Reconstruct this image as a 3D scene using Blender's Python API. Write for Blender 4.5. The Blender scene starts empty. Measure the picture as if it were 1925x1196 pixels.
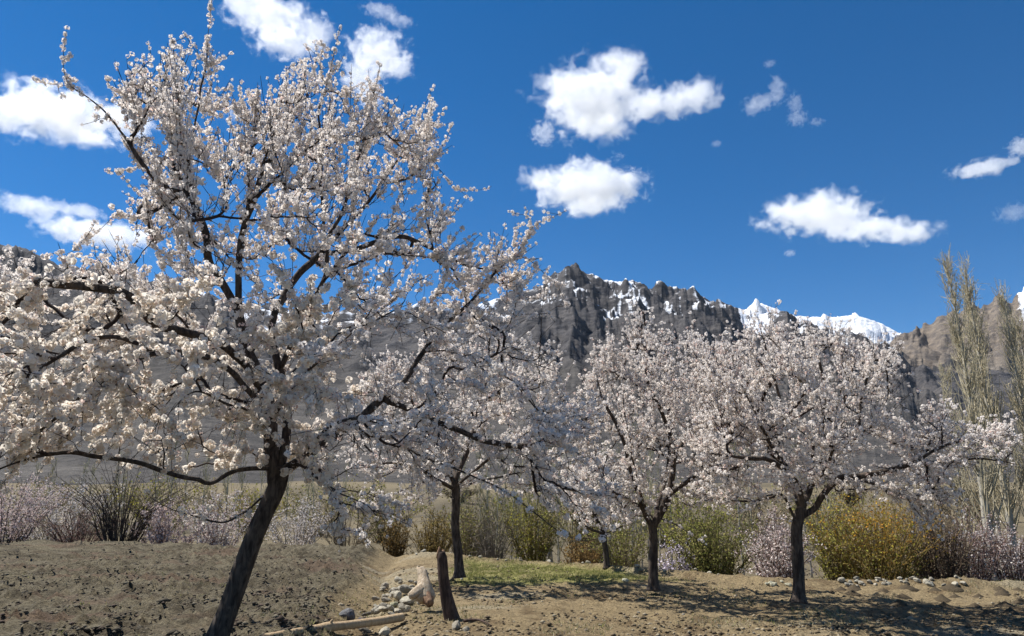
import bpy, math, random
import numpy as np
from mathutils import Vector, Matrix

S = bpy.context.scene
COL = S.collection
R_ = math.radians
rng = np.random.default_rng(7)
random.seed(7)

# ------------------------------------------------------------------ camera
F, CX, CY = 1400.0, 962.5, 598.0            # focal length and centre in photo pixels
PITCH, EYE = R_(13.7), 1.6
cam = bpy.data.cameras.new('camera')
cam_o = bpy.data.objects.new('camera', cam)
COL.objects.link(cam_o)
cam_o.location = (0, 0, EYE)
cam_o.rotation_euler = (math.pi / 2 + PITCH, 0, 0)
cam.sensor_width = 36
cam.lens = F / 1925 * 36
cam.clip_start = 0.05
cam.clip_end = 60000
S.camera = cam_o

# ------------------------------------------------------------------ sky and sun
SUN_EL, SUN_AZ = R_(56), R_(-64)
w = bpy.data.worlds.new('World')
S.world = w
w.use_nodes = True
nt = w.node_tree
bg = nt.nodes['Background']
sk = nt.nodes.new('ShaderNodeTexSky')
sk.sky_type = 'NISHITA'
sk.sun_disc = False
sk.sun_elevation = SUN_EL
sk.sun_rotation = SUN_AZ
sk.altitude = 3200
sk.air_density = 1.0
sk.dust_density = 0.1
sk.ozone_density = 2.0
hs = nt.nodes.new('ShaderNodeHueSaturation')
hs.inputs['Saturation'].default_value = 1.38
hs.inputs['Hue'].default_value = 0.5
nt.links.new(sk.outputs[0], hs.inputs['Color'])
nt.links.new(hs.outputs[0], bg.inputs[0])
bg.inputs[1].default_value = 0.082
sun = bpy.data.lights.new('sun', 'SUN')
sun.energy = 5.0
sun.angle = R_(0.53)
sun.color = (1, .97, .92)
sun_o = bpy.data.objects.new('sun', sun)
COL.objects.link(sun_o)
sun_o.location = (0, 0, 30)
sdir = Vector((math.sin(SUN_AZ) * math.cos(SUN_EL), math.cos(SUN_AZ) * math.cos(SUN_EL), math.sin(SUN_EL)))
sun_o.rotation_euler = sdir.to_track_quat('Z', 'Y').to_euler()

# ------------------------------------------------------------------ exposure and render settings
S.view_settings.view_transform = 'Standard'
S.view_settings.look = 'None'
S.view_settings.exposure = 0.70
S.view_settings.gamma = 1.0
S.cycles.max_bounces = 10
S.cycles.diffuse_bounces = 3
S.cycles.transmission_bounces = 4
S.cycles.volume_bounces = 8
S.cycles.volume_max_steps = 256
S.cycles.use_denoising = True

# ------------------------------------------------------------------ helpers
def ray(px, py):
    x, y = (px - CX) / F, (CY - py) / F
    c, s = math.cos(PITCH), math.sin(PITCH)
    return Vector((x, c - y * s, s + y * c))
def at(px, py, Y):
    d = ray(px, py)
    return Vector((0, 0, EYE)) + d * (Y / d.y)
def ground(px, py, z=0.0):
    d = ray(px, py)
    return Vector((0, 0, EYE)) + d * ((z - EYE) / d.z)
def atn(px, py, Y):                          # the same for arrays
    px, py, Y = np.asarray(px, float), np.asarray(py, float), np.asarray(Y, float)
    x, y = (px - CX) / F, (CY - py) / F
    c, s = math.cos(PITCH), math.sin(PITCH)
    t = Y / (c - y * s)
    return np.stack([x * t, Y, EYE + (s + y * c) * t], -1)

def _hash(ix, iy, iz, seed):
    h = (ix * 374761393 + iy * 668265263 + iz * 1274126177 + seed * 974711) & 0xffffffff
    h = ((h ^ (h >> 13)) * 1274126177) & 0xffffffff
    h = ((h ^ (h >> 16)) * 2246822519) & 0xffffffff
    return ((h ^ (h >> 15)) & 0xffff) / 65535.0
def noise(x, y, z=0.0, seed=0):              # value noise, -1..1
    x, y, z = np.broadcast_arrays(np.asarray(x, float), np.asarray(y, float), np.asarray(z, float))
    fx, fy, fz = np.floor(x), np.floor(y), np.floor(z)
    ix, iy, iz = fx.astype(np.int64), fy.astype(np.int64), fz.astype(np.int64)
    u, v, q = x - fx, y - fy, z - fz
    u, v, q = u * u * u * (u * (u * 6 - 15) + 10), v * v * v * (v * (v * 6 - 15) + 10), q * q * (3 - 2 * q)
    def lay(k):
        a, b = _hash(ix, iy, iz + k, seed), _hash(ix + 1, iy, iz + k, seed)
        c, d = _hash(ix, iy + 1, iz + k, seed), _hash(ix + 1, iy + 1, iz + k, seed)
        return (a * (1 - u) + b * u) * (1 - v) + (c * (1 - u) + d * u) * v
    r = lay(0)
    if np.any(q > 0):
        r = r * (1 - q) + lay(1) * q
    return r * 2 - 1
def fbm(x, y, z=0.0, o=4, seed=0, gain=.5, ridged=False):
    a, t, n = 1.0, 0.0, 0.0
    for i in range(o):
        c, s = math.cos(.6 * i), math.sin(.6 * i)
        v = noise((x * c - y * s) * 2 ** i, (x * s + y * c) * 2 ** i, np.asarray(z) * 2 ** i, seed + i * 17)
        if ridged:
            v = 1 - 2 * np.abs(v)
        t = t + v * a
        n += a
        a *= gain
    return t / n
def smooth(a, b, x):
    t = np.clip((x - a) / (b - a), 0, 1)
    return t * t * (3 - 2 * t)

def mesh_np(name, V, Fc, col=None, shade=False):
    """Fc: (n,3) or (n,4) int array; col: (nv,3) point colours"""
    V = np.asarray(V, np.float32)
    Fc = np.asarray(Fc, np.int32)
    me = bpy.data.meshes.new(name)
    k = Fc.shape[1]
    me.vertices.add(len(V))
    me.vertices.foreach_set('co', V.ravel())
    me.loops.add(Fc.size)
    me.loops.foreach_set('vertex_index', Fc.ravel())
    me.polygons.add(len(Fc))
    me.polygons.foreach_set('loop_start', np.arange(len(Fc), dtype=np.int32) * k)
    me.polygons.foreach_set('loop_total', np.full(len(Fc), k, np.int32))
    if shade:
        me.polygons.foreach_set('use_smooth', np.ones(len(Fc), bool))
    me.update(calc_edges=True)
    if col is not None:
        at_ = me.attributes.new('tint', 'FLOAT_COLOR', 'POINT')
        c4 = np.ones((len(V), 4), np.float32)
        c4[:, :3] = col
        at_.data.foreach_set('color', c4.ravel())
    return me
def obj(name, me, mat=None, parent=None, loc=None):
    o = bpy.data.objects.new(name, me)
    COL.objects.link(o)
    if mat is not None:
        me.materials.clear()
        me.materials.append(mat)
    if parent is not None:
        o.parent = parent
    if loc is not None:
        o.location = loc
    return o
def tag(o, label=None, cat=None, group=None, kind=None):
    for k, v in (('label', label), ('category', cat), ('group', group), ('kind', kind)):
        if v:
            o[k] = v
    return o
def empty(name, loc):
    e = bpy.data.objects.new(name, None)
    COL.objects.link(e)
    e.location = loc
    e.empty_display_size = .2
    return e

class Buf:                                   # collects triangles and quads (as triangles)
    def __init__(s):
        s.v, s.f, s.c, s.n = [], [], [], 0
    def add(s, V, T, C=None):
        s.v.append(np.asarray(V, np.float32))
        s.f.append(np.asarray(T, np.int64) + s.n)
        if C is not None:
            s.c.append(np.broadcast_to(np.asarray(C, np.float32), (len(V), 3)))
        s.n += len(V)
    def mesh(s, name, shade=False, origin=None):
        V = np.concatenate(s.v)
        if origin is not None:
            V = V - np.asarray(origin, np.float32)
        return mesh_np(name, V, np.concatenate(s.f), np.concatenate(s.c) if s.c else None, shade)

def tube(P, r, k=5, cap=True, rough=0.0, seed=0, flat=None):
    """P (n,3) points, r (n,) radii -> verts, tris"""
    P = np.asarray(P, float)
    n = len(P)
    r = np.broadcast_to(np.asarray(r, float), (n,))
    T = np.gradient(P, axis=0)
    T /= np.linalg.norm(T, axis=1)[:, None] + 1e-9
    a = np.array([1., 0, 0]) if abs(T[0][0]) < .8 else np.array([0, 1., 0])
    N = np.empty_like(P)
    q = a - T[0] * a.dot(T[0])
    N[0] = q / np.linalg.norm(q)
    for i in range(1, n):
        q = N[i - 1] - T[i] * N[i - 1].dot(T[i])
        N[i] = q / (np.linalg.norm(q) + 1e-9)
    B = np.cross(T, N)
    th = np.arange(k) * 2 * math.pi / k
    rr = np.repeat(r[:, None], k, 1)
    if rough:
        s = np.cumsum(np.r_[0, np.linalg.norm(np.diff(P, axis=0), axis=1)])
        cs, sn = np.cos(th) * 2.6, np.sin(th) * 2.6
        S_ = s[:, None] * 3.2
        nz = fbm(np.broadcast_to(cs, (n, k)), np.broadcast_to(sn, (n, k)), S_, 3, seed)
        kn = noise(np.broadcast_to(cs * .5, (n, k)), np.broadcast_to(sn * .5, (n, k)), S_ * .7, seed + 5)
        rr = rr * (1 + rough * nz + rough * .9 * np.clip(kn - .35, 0, 1))
    V = P[:, None] + rr[..., None] * (np.cos(th)[None, :, None] * N[:, None] + np.sin(th)[None, :, None] * B[:, None])
    V = V.reshape(-1, 3)
    i = np.arange(n - 1)[:, None] * k
    j = np.arange(k)[None]
    j2 = (j + 1) % k
    a_, b_, c_, d_ = i + j, i + j2, i + k + j2, i + k + j
    T3 = np.concatenate([np.stack([a_, b_, c_], -1).reshape(-1, 3), np.stack([a_, c_, d_], -1).reshape(-1, 3)])
    if cap:
        V = np.concatenate([V, P[-1:] + T[-1:] * r[-1] * .3, P[:1]])
        e = (n - 1) * k
        jj = np.arange(k)
        T3 = np.concatenate([T3, np.stack([e + jj, e + (jj + 1) % k, np.full(k, n * k)], -1),
                             np.stack([(jj + 1) % k, jj, np.full(k, n * k + 1)], -1)])
    return V, T3
def spline(P, step):                         # Catmull-Rom, resampled
    P = np.asarray(P, float)
    if len(P) == 2:
        Q = P
    else:
        A = np.vstack([2 * P[0] - P[1], P, 2 * P[-1] - P[-2]])
        out = []
        for i in range(1, len(A) - 2):
            t = np.linspace(0, 1, 12, endpoint=False)[:, None]
            p0, p1, p2, p3 = A[i - 1], A[i], A[i + 1], A[i + 2]
            out.append(.5 * (2 * p1 + (p2 - p0) * t + (2 * p0 - 5 * p1 + 4 * p2 - p3) * t ** 2 + (3 * p1 - p0 - 3 * p2 + p3) * t ** 3))
        Q = np.vstack(out + [P[-1:]])
    s = np.r_[0, np.cumsum(np.linalg.norm(np.diff(Q, axis=0), axis=1))]
    m = max(2, int(round(s[-1] / step)) + 1)
    u = np.linspace(0, s[-1], m)
    return np.stack([np.interp(u, s, Q[:, k]) for k in range(3)], -1)
def unit(v):
    return v / (np.linalg.norm(v, axis=-1, keepdims=True) + 1e-9)
def rand_rot(n):
    q = unit(rng.normal(size=(n, 4)))
    a, b, c, d = q.T
    return np.stack([np.stack([1 - 2 * (c * c + d * d), 2 * (b * c - a * d), 2 * (b * d + a * c)], -1),
                     np.stack([2 * (b * c + a * d), 1 - 2 * (b * b + d * d), 2 * (c * d - a * b)], -1),
                     np.stack([2 * (b * d - a * c), 2 * (c * d + a * b), 1 - 2 * (b * b + c * c)], -1)], -2)

# ------------------------------------------------------------------ materials
class NT:
    def __init__(s, name):
        s.m = bpy.data.materials.new(name)
        s.m.use_nodes = True
        s.t = s.m.node_tree
        s.t.nodes.clear()
        s.out = s.n('OutputMaterial')
    def n(s, t, **kw):
        x = s.t.nodes.new('ShaderNode' + t)
        for k, v in kw.items():
            setattr(x, k, v)
        return x
    def l(s, a, b):
        s.t.links.new(a, b)
    def coord(s, kind='Object'):
        return s.n('TexCoord').outputs[kind]
    def noise(s, vec, scale, detail=5, rough=.6, dist=0.0):
        x = s.n('TexNoise')
        x.inputs['Scale'].default_value = scale
        x.inputs['Detail'].default_value = detail
        x.inputs['Roughness'].default_value = rough
        x.inputs['Distortion'].default_value = dist
        s.l(vec, x.inputs['Vector'])
        return x.outputs[0]
    def map(s, vec, scale=(1, 1, 1), rot=(0, 0, 0)):
        x = s.n('Mapping')
        x.inputs['Scale'].default_value = scale
        x.inputs['Rotation'].default_value = rot
        s.l(vec, x.inputs[0])
        return x.outputs[0]
    def ramp(s, fac, stops):
        x = s.n('ValToRGB')
        el = x.color_ramp.elements
        while len(el) < len(stops):
            el.new(.5)
        for e, (p, c) in zip(el, stops):
            e.position = p
            e.color = (*c, 1) if len(c) == 3 else c
        s.l(fac, x.inputs[0])
        return x.outputs[0]
    def math(s, op, a, b=None, clamp=False):
        x = s.n('Math', operation=op, use_clamp=clamp)
        for i, v in enumerate((a, b)):
            if v is None:
                continue
            if isinstance(v, (int, float)):
                x.inputs[i].default_value = v
            else:
                s.l(v, x.inputs[i])
        return x.outputs[0]
    def mix(s, fac, a, b, mode='MIX'):
        x = s.n('Mix', data_type='RGBA', blend_type=mode)
        for i, v in ((0, fac), (6, a), (7, b)):
            if isinstance(v, (int, float)):
                x.inputs[i].default_value = v
            elif isinstance(v, tuple):
                x.inputs[i].default_value = (*v, 1)
            else:
                s.l(v, x.inputs[i])
        return x.outputs[2]
    def attr(s, name):
        return s.n('Attribute', attribute_name=name).outputs['Color']
    def bsdf(s, col, rough=.9, bump=None, strength=.5, dist=.01, spec=.2):
        p = s.n('BsdfPrincipled')
        p.inputs['Roughness'].default_value = rough
        p.inputs['Specular IOR Level'].default_value = spec
        if isinstance(col, tuple):
            p.inputs['Base Color'].default_value = (*col, 1)
        else:
            s.l(col, p.inputs['Base Color'])
        if bump is not None:
            b = s.n('Bump')
            b.inputs['Strength'].default_value = strength
            b.inputs['Distance'].default_value = dist
            s.l(bump, b.inputs['Height'])
            s.l(b.outputs[0], p.inputs['Normal'])
        s.l(p.outputs[0], s.out.inputs[0])
        return s.m

def mat_bark(name, dark, light, scale=1.0):
    t = NT(name)
    v = t.coord()
    st = t.map(v, (14 * scale, 14 * scale, 3.5 * scale))
    a = t.noise(st, 1.6, 6, .65, .6)
    b = t.noise(v, 4 * scale, 4)
    c = t.mix(t.ramp(a, [(.38, (0, 0, 0)), (.62, (1, 1, 1))]), dark, light)
    c = t.mix(t.math('MULTIPLY', b, .45), c, tuple(x * .6 for x in dark))
    return t.bsdf(c, .9, a, .8, .012)
BARK = mat_bark('apricot_bark', (.030, .022, .018), (.135, .105, .082))
BARK_THIN = mat_bark('twig_bark', (.030, .020, .017), (.065, .046, .038), 2)
POPLAR_BARK = mat_bark('poplar_bark', (.30, .27, .21), (.55, .51, .42))

def mat_petal(name, trans=.35):
    t = NT(name)
    c = t.attr('tint')
    d = t.n('BsdfDiffuse')
    tr = t.n('BsdfTranslucent')
    t.l(c, d.inputs[0])
    t.l(c, tr.inputs[0])
    mx = t.n('MixShader')
    mx.inputs[0].default_value = trans
    t.l(d.outputs[0], mx.inputs[1])
    t.l(tr.outputs[0], mx.inputs[2])
    t.l(mx.outputs[0], t.out.inputs[0])
    return t.m
PETAL = mat_petal('apricot_petal', .48)
LEAF = mat_petal('shrub_leaf', .3)

def mat_tint(name, rough=.9, bump=None):
    t = NT(name)
    c = t.attr('tint')
    n = t.noise(t.coord(), 30, 4)
    c = t.mix(.35, c, t.ramp(n, [(.3, (.35, .33, .3)), (.7, (1, 1, 1))]), 'MULTIPLY')
    return t.bsdf(c, rough, n, .5, .01)
TWIG_TINT = mat_tint('shrub_stem')

# ------------------------------------------------------------------ ground sheet
def field_line(Y):                            # x of the edge between the ploughed field and the lower ground
    return -2.25 - .135 * (Y - 10) + .12 * np.sin(Y * .9)
BUND = np.array([[-60, 25.6], [-20, 25.6], [-12, 25.4], [-7, 24.2], [-4.0, 22.6], [-1.6, 21.5], [.6, 20.0], [2.9, 17.2], [5.0, 15.2], [7.5, 14.9], [10.5, 14.8], [16, 14.5], [60, 14]])
def bund_y(x):
    return np.interp(x, BUND[:, 0], BUND[:, 1]) + .12 * np.sin(x * 1.3) + .05 * np.sin(x * 3.7)
def ground_z(x, y, fine=True):
    x, y = np.asarray(x, float), np.asarray(y, float)
    dl = field_line(y) - x                    # > 0 inside the left field
    left = smooth(-.15, .35, dl)
    by = bund_y(x)
    db = y - by                               # > 0 beyond the bund
    near = 1 - smooth(0, 1.2, db)
    z = .13 * left
    z = z - .14 * np.exp(-((dl + .45) / .28) ** 2) * smooth(9.2, 11, y)   # shallow ditch beside the field
    z = z + .05 * noise(x * .45, y * .45, 0, 3) + .03 * noise(x * 1.3, y * 1.3, 0, 4)
    if fine:
        fl = fbm(x * 4.5, y * 4.5, 0, 4, 11)
        cl = np.clip(fbm(x * 9, y * 9, 0, 3, 21) - .1, 0, 1)
        z = z + near * (left * (.05 * fl + .20 * cl + .05 * np.clip(fbm(x * 2.2, y * 5.5, 0, 3, 25), -.2, 1)) + (1 - left) * (.028 * fl + .07 * cl * (.4 + smooth(-.2, .4, fbm(x * .8, y * .8, 0, 3, 27)))))
    bund = np.exp(-(db / .28) ** 2)
    z = z + bund * (.11 + .05 * noise(x * 2.1, y * .3, 0, 9)) * (1 - .45 * left)
    z = z - .75 * smooth(.1, 2.6, db)
    far = smooth(70, 420, y)
    z = z + far * 10 + smooth(45, 120, y) * (1.2 * fbm(x / 40, y / 60, 0, 5, 31) + 1.5 * far * fbm(x / 25, y / 120, 0, 5, 32, ridged=True))
    z = z + smooth(420, 6000, y) * 60
    return z
def axis(lo, hi, step, ends, grow=1.09):
    a = list(np.arange(lo, hi, step))
    s, v = step, hi
    up = []
    while v < ends[1]:
        up.append(v); s *= grow; v += s
    up.append(ends[1])
    s, v = step, lo
    dn = []
    while True:
        s *= grow; v -= s
        if v < ends[0]:
            break
        dn.append(v)
    dn.append(ends[0])
    return np.array(dn[::-1] + a + up)
gx = axis(-10, 11, .075, (-12000, 12000), 1.12)
gy = axis(7.8, 26, .08, (-300, 14000), 1.12)
GX, GY = np.meshgrid(gx, gy)
GZ = ground_z(GX, GY)
nx_, ny_ = len(gx), len(gy)
ii = (np.arange(ny_ - 1)[:, None] * nx_ + np.arange(nx_ - 1)[None]).ravel()
gf = np.stack([ii, ii + 1, ii + nx_ + 1, ii + nx_], -1)
# colours that belong to the soil: field, path, grass
L_ = smooth(-.15, .35, field_line(GY) - GX)
DB = GY - bund_y(GX)
grass = smooth(-1.6, -.9, GX - .25 * noise(GX * 2, GY * 2, 0, 40)) * (1 - smooth(2.2, 3.2, GX + .30 * (GY - 17) + .3 * noise(GX * 2, GY * 2, 0, 41))) * smooth(14.9, 15.7, GY + .35 * noise(GX * 1.5, GY * 1.5, 0, 42)) * (1 - smooth(-.5, .0, DB))
grass = grass * np.clip(.8 + .5 * fbm(GX * 3, GY * 3, 0, 3, 43), 0, 1)
c_left = np.array([.180, .158, .112]); c_left2 = np.array([.098, .083, .058]); c_red = np.array([.152, .108, .079])
c_right = np.array([.315, .248, .148]); c_right2 = np.array([.185, .136, .079]); c_pale = np.array([.38, .34, .25])
c_grass = np.array([.28, .275, .10]); c_far = np.array([.215, .18, .118]); c_far2 = np.array([.115, .10, .072])
def lerp(a, b, t):
    return a + (b - a) * t[..., None]
n1, n2, n3 = fbm(GX * .9, GY * .9, 0, 4, 51), fbm(GX * 5, GY * 5, 0, 4, 52), fbm(GX * .5, GY * 1.1, 0, 3, 53)
CLF = lerp(np.broadcast_to(c_left, GX.shape + (3,)), c_left2, smooth(-.15, .35, n2 + .3 * n1))
CLF = lerp(CLF, c_red, .75 * smooth(.1, .4, n3))
CRT = lerp(np.broadcast_to(c_right, GX.shape + (3,)), c_right2, smooth(-.1, .45, n2 * .7 + n1 * .6))
CRT = lerp(CRT, c_pale, .6 * smooth(.2, .45, n3))
GC = lerp(CRT, CLF, 0 + L_ ** 1)
GC = lerp(GC, c_grass, grass)
CF = lerp(np.broadcast_to(c_far, GX.shape + (3,)), c_far2, smooth(-.2, .4, fbm(GX / 14, GY / 60, 0, 6, 61, .65)))
GC = lerp(GC, CF, smooth(.2, 1.5, DB))
def mat_ground():
    t = NT('dry_soil')
    v = t.coord()
    a = t.noise(v, 11, 8, .65)
    b = t.noise(v, 70, 4, .6)
    c = t.attr('tint')
    c = t.mix(.55, c, t.ramp(a, [(.3, (.42, .40, .38)), (.68, (1.15, 1.12, 1.05))]), 'MULTIPLY')
    m = t.noise(v, 26, 6, .7, .4)
    c = t.mix(.65, c, t.ramp(m, [(.36, (.30, .28, .26)), (.50, (.95, .93, .90)), (.66, (1.35, 1.32, 1.25))]), 'MULTIPLY')
    c = t.mix(.4, c, t.ramp(b, [(.35, (.5, .48, .45)), (.6, (1.1, 1.1, 1.08))]), 'MULTIPLY')
    return t.bsdf(c, .95, t.math('ADD', t.math('MULTIPLY', m, 1.0), t.math('MULTIPLY', b, .35)), 1.0, .05, .1)
gme = mesh_np('ground', np.stack([GX, GY, GZ], -1).reshape(-1, 3), gf, GC.reshape(-1, 3), True)
tag(obj('ground', gme, mat_ground()), kind='structure')

# ------------------------------------------------------------------ mountains
def mat_mountain(name, rock_d, rock_l, scree, snow_amt, zs, snow_lo=0.0, snow_all=False):
    t = NT(name)
    v = t.coord()
    g = t.n('NewGeometry')
    sep = t.n('SeparateXYZ'); t.l(v, sep.inputs[0])
    sn = t.n('SeparateXYZ'); t.l(g.outputs['Normal'], sn.inputs[0])
    big = t.noise(v, .006 * zs, 8, .62)
    st = t.map(v, (1, 1, 3.5), (0, .25, .3))
    strata = t.noise(st, .016 * zs, 8, .7)
    fine = t.noise(v, .05 * zs, 6, .7)
    rock = t.mix(t.ramp(strata, [(.38, (0, 0, 0)), (.62, (1, 1, 1))]), rock_d, rock_l)
    rock = t.mix(.6, rock, t.ramp(fine, [(.3, (.45, .44, .45)), (.7, (1.2, 1.18, 1.15))]), 'MULTIPLY')
    h = t.attr('tint')                          # r: height in the range 0..1, g: gully, b: snow
    sh = t.n('SeparateColor'); t.l(h, sh.inputs[0])
    sl = t.math('ADD', t.math('SUBTRACT', sh.outputs[0], t.math('MULTIPLY', sn.outputs[2], .45)), t.math('MULTIPLY', big, .7))
    rock = t.mix(t.ramp(sl, [(.34, (1, 1, 1)), (.62, (0, 0, 0))]), rock, t.mix(.8, scree, t.ramp(strata, [(.35, (.35, .35, .36)), (.65, (1.3, 1.27, 1.2))]), 'MULTIPLY'))
    s1 = t.math('ADD', t.math('MULTIPLY', sn.outputs[2], .75), t.math('MULTIPLY', strata, .75))
    s1 = t.math('ADD', s1, t.math('MULTIPLY', sh.outputs[2], .9))
    s1 = t.math('ADD', s1, t.math('MULTIPLY', fine, .35))
    s1 = t.math('SUBTRACT', s1, t.ramp(sh.outputs[0], [(.40, (1, 1, 1)), (.62, (0, 0, 0))]))
    snow = t.ramp(t.math('SUBTRACT', s1, 1.02 - snow_amt), [(.44, (0, 0, 0)), (.60, (1, 1, 1))])
    c = t.mix(snow, rock, (.80, .82, .86))
    return t.bsdf(c, .9, t.math('ADD', strata, t.math('MULTIPLY', fine, .4)), 1.0, 14 / zs, .1)

def mountain(name, label, sky, Dr, Df, zf, jag, amp, skew, mat, nu=420, nv=150, focus=None, gul=.012, seed=0, jscale=.03, snow_fn=None, pw=1.9, zsnow=None):
    sky = np.array(sky, float)
    px = np.linspace(sky[0, 0], sky[-1, 0], nu)
    if focus:
        px = np.sort(np.concatenate([np.linspace(sky[0, 0], sky[-1, 0], nu // 4), np.linspace(focus[0], focus[1], nu - nu // 4)]))
        px = px + np.arange(nu) * 1e-6
    py = np.interp(px, sky[:, 0], sky[:, 1])
    py = py - jag * (fbm(px * jscale, px * 0, 0, 5, seed + 1, .48) + .5 * np.clip(fbm(px * jscale * 1.7, px * 0 + 4, 0, 4, seed + 2, ridged=True), 0, 1))
    ridge = atn(px, py, np.full(nu, Dr))
    tanaz = ridge[:, 0] / Dr
    v = np.concatenate([np.linspace(0, .97, nv - 14), np.linspace(.975, 1.25, 14)])
    Vv, U = np.meshgrid(v, np.arange(nu), indexing='ij')
    Y = Df + (Dr - Df) * Vv
    vm = np.minimum(Vv, 1)
    prof = .40 * vm + .60 * vm ** pw - 2.2 * np.clip(Vv - 1, 0, 1)
    X = tanaz[None] * Y
    wn = ridge[:, 2][None] - zf
    uu = px[None] + skew * (1 - Vv) * 260 + 16 * noise(px[None] * .02, Vv * 9, 0, seed + 8)
    g = fbm(uu * gul, Vv * 2.6, 0, 4, seed + 3, .45, ridged=True)
    g2 = fbm(X * 40 / Dr, Y * 40 / Dr, 0, 6, seed + 4, .50)
    g3 = fbm(X * 130 / Dr, Y * 60 / Dr, 0, 5, seed + 5, .6, ridged=True)
    win = np.clip(Vv * 2.2, 0, 1) * np.clip((1.0 - Vv) * 16, 0.0, 1)
    hi = smooth(.25, .75, Vv)
    Z = zf + wn * prof + amp * wn * win * ((.16 + .46 * hi) * g + (.14 + .52 * hi) * g2 + (.02 + .05 * hi) * g3)
    V = np.stack([X, Y, Z], -1).reshape(-1, 3)
    nr = len(v)
    ii = (np.arange(nr - 1)[:, None] * nu + np.arange(nu - 1)[None]).ravel()
    fc = np.stack([ii, ii + 1, ii + nu + 1, ii + nu], -1)
    sn = snow_fn(px[None], Vv, g) if snow_fn else np.zeros_like(Vv)
    if zsnow:
        st_ = fbm(uu * .055, Vv * 3.0, 0, 4, seed + 9, .5, ridged=True)
        sn = sn + .28 * smooth(.25, .8, st_) * smooth(.45, .75, Vv) - 1.2 * (1 - smooth(zsnow - 90, zsnow + 60, Z))
    col = np.stack([np.clip(Vv, 0, 1), g * .5 + .5, np.broadcast_to(sn, Vv.shape)], -1).reshape(-1, 3)
    o = obj(name, mesh_np(name, V, fc, col, False), mat)
    o['label'] = label
    return tag(o, kind='structure')

M_ROCK = mat_mountain('dark_rock', (.043, .043, .049), (.118, .110, .108), (.098, .090, .083), .15, 1)
mountain('mountain', 'jagged dark rock ridge with snow in its gullies',
         [(300, 540), (430, 575), (560, 590), (700, 590), (850, 580), (960, 560), (1020, 535), (1042, 514), (1062, 510), (1086, 506), (1112, 518), (1135, 526), (1160, 528), (1176, 527), (1200, 534), (1225, 548), (1262, 543), (1290, 553), (1322, 557), (1350, 570), (1388, 580), (1420, 584), (1470, 594), (1560, 616), (1610, 626), (1680, 655), (1720, 690), (1780, 702), (1925, 700), (2150, 720)],
         2600, 400, 8, 7, .115, -.55, M_ROCK, nu=600, nv=110, focus=(1015, 1800), gul=.012, seed=3, jscale=.042,
         zsnow=480,
         snow_fn=lambda px, v, g: .45 * smooth(.0, -.5, g) * smooth(.42, .68, v) + .08 * smooth(.75, 1, v))
mountain('mountain', 'dark shadowed mountain shoulder behind the large blossoming tree',
         [(-420, 400), (-250, 430), (-100, 447), (0, 458), (60, 472), (110, 500), (180, 512), (260, 525), (340, 540), (430, 575), (520, 640), (600, 720)],
         2000, 360, 8, 6, .13, -.4, M_ROCK, nu=260, nv=80, gul=.014, seed=13, jscale=.05)
M_SNOW = mat_mountain('snowfield', (.07, .07, .08), (.16, .15, .15), (.2, .2, .2), .45, .4)
mountain('mountain', 'distant bright white snow-covered mountain range',
         [(1330, 600), (1385, 590), (1420, 571), (1440, 573), (1480, 590), (1520, 597), (1560, 596), (1600, 594), (1630, 598), (1660, 612), (1690, 626), (1720, 634), (1780, 640), (1850, 640)],
         5600, 2700, 240, 3, .10, -.5, M_SNOW, nu=220, nv=60, gul=.03, seed=23, jscale=.07,
         snow_fn=lambda px, v, g: .35 + .0 * v)
M_TAN = mat_mountain('tan_rock', (.11, .095, .085), (.24, .195, .15), (.19, .165, .14), -.02, .7)
mountain('mountain', 'tan and grey mountain with thin snow behind the tall poplars',
         [(1640, 665), (1695, 634), (1735, 620), (1768, 606), (1800, 594), (1840, 578), (1872, 562), (1900, 570), (1925, 560), (1990, 545), (2100, 560), (2300, 580)],
         4200, 1500, 120, 7, .14, .6, M_TAN, nu=240, nv=80, gul=.02, seed=33, jscale=.05,
         snow_fn=lambda px, v, g: .25 * smooth(.1, -.6, g) * smooth(.5, .9, v) + .9 * smooth(1895, 1935, px) * smooth(.55, .8, v))

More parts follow.
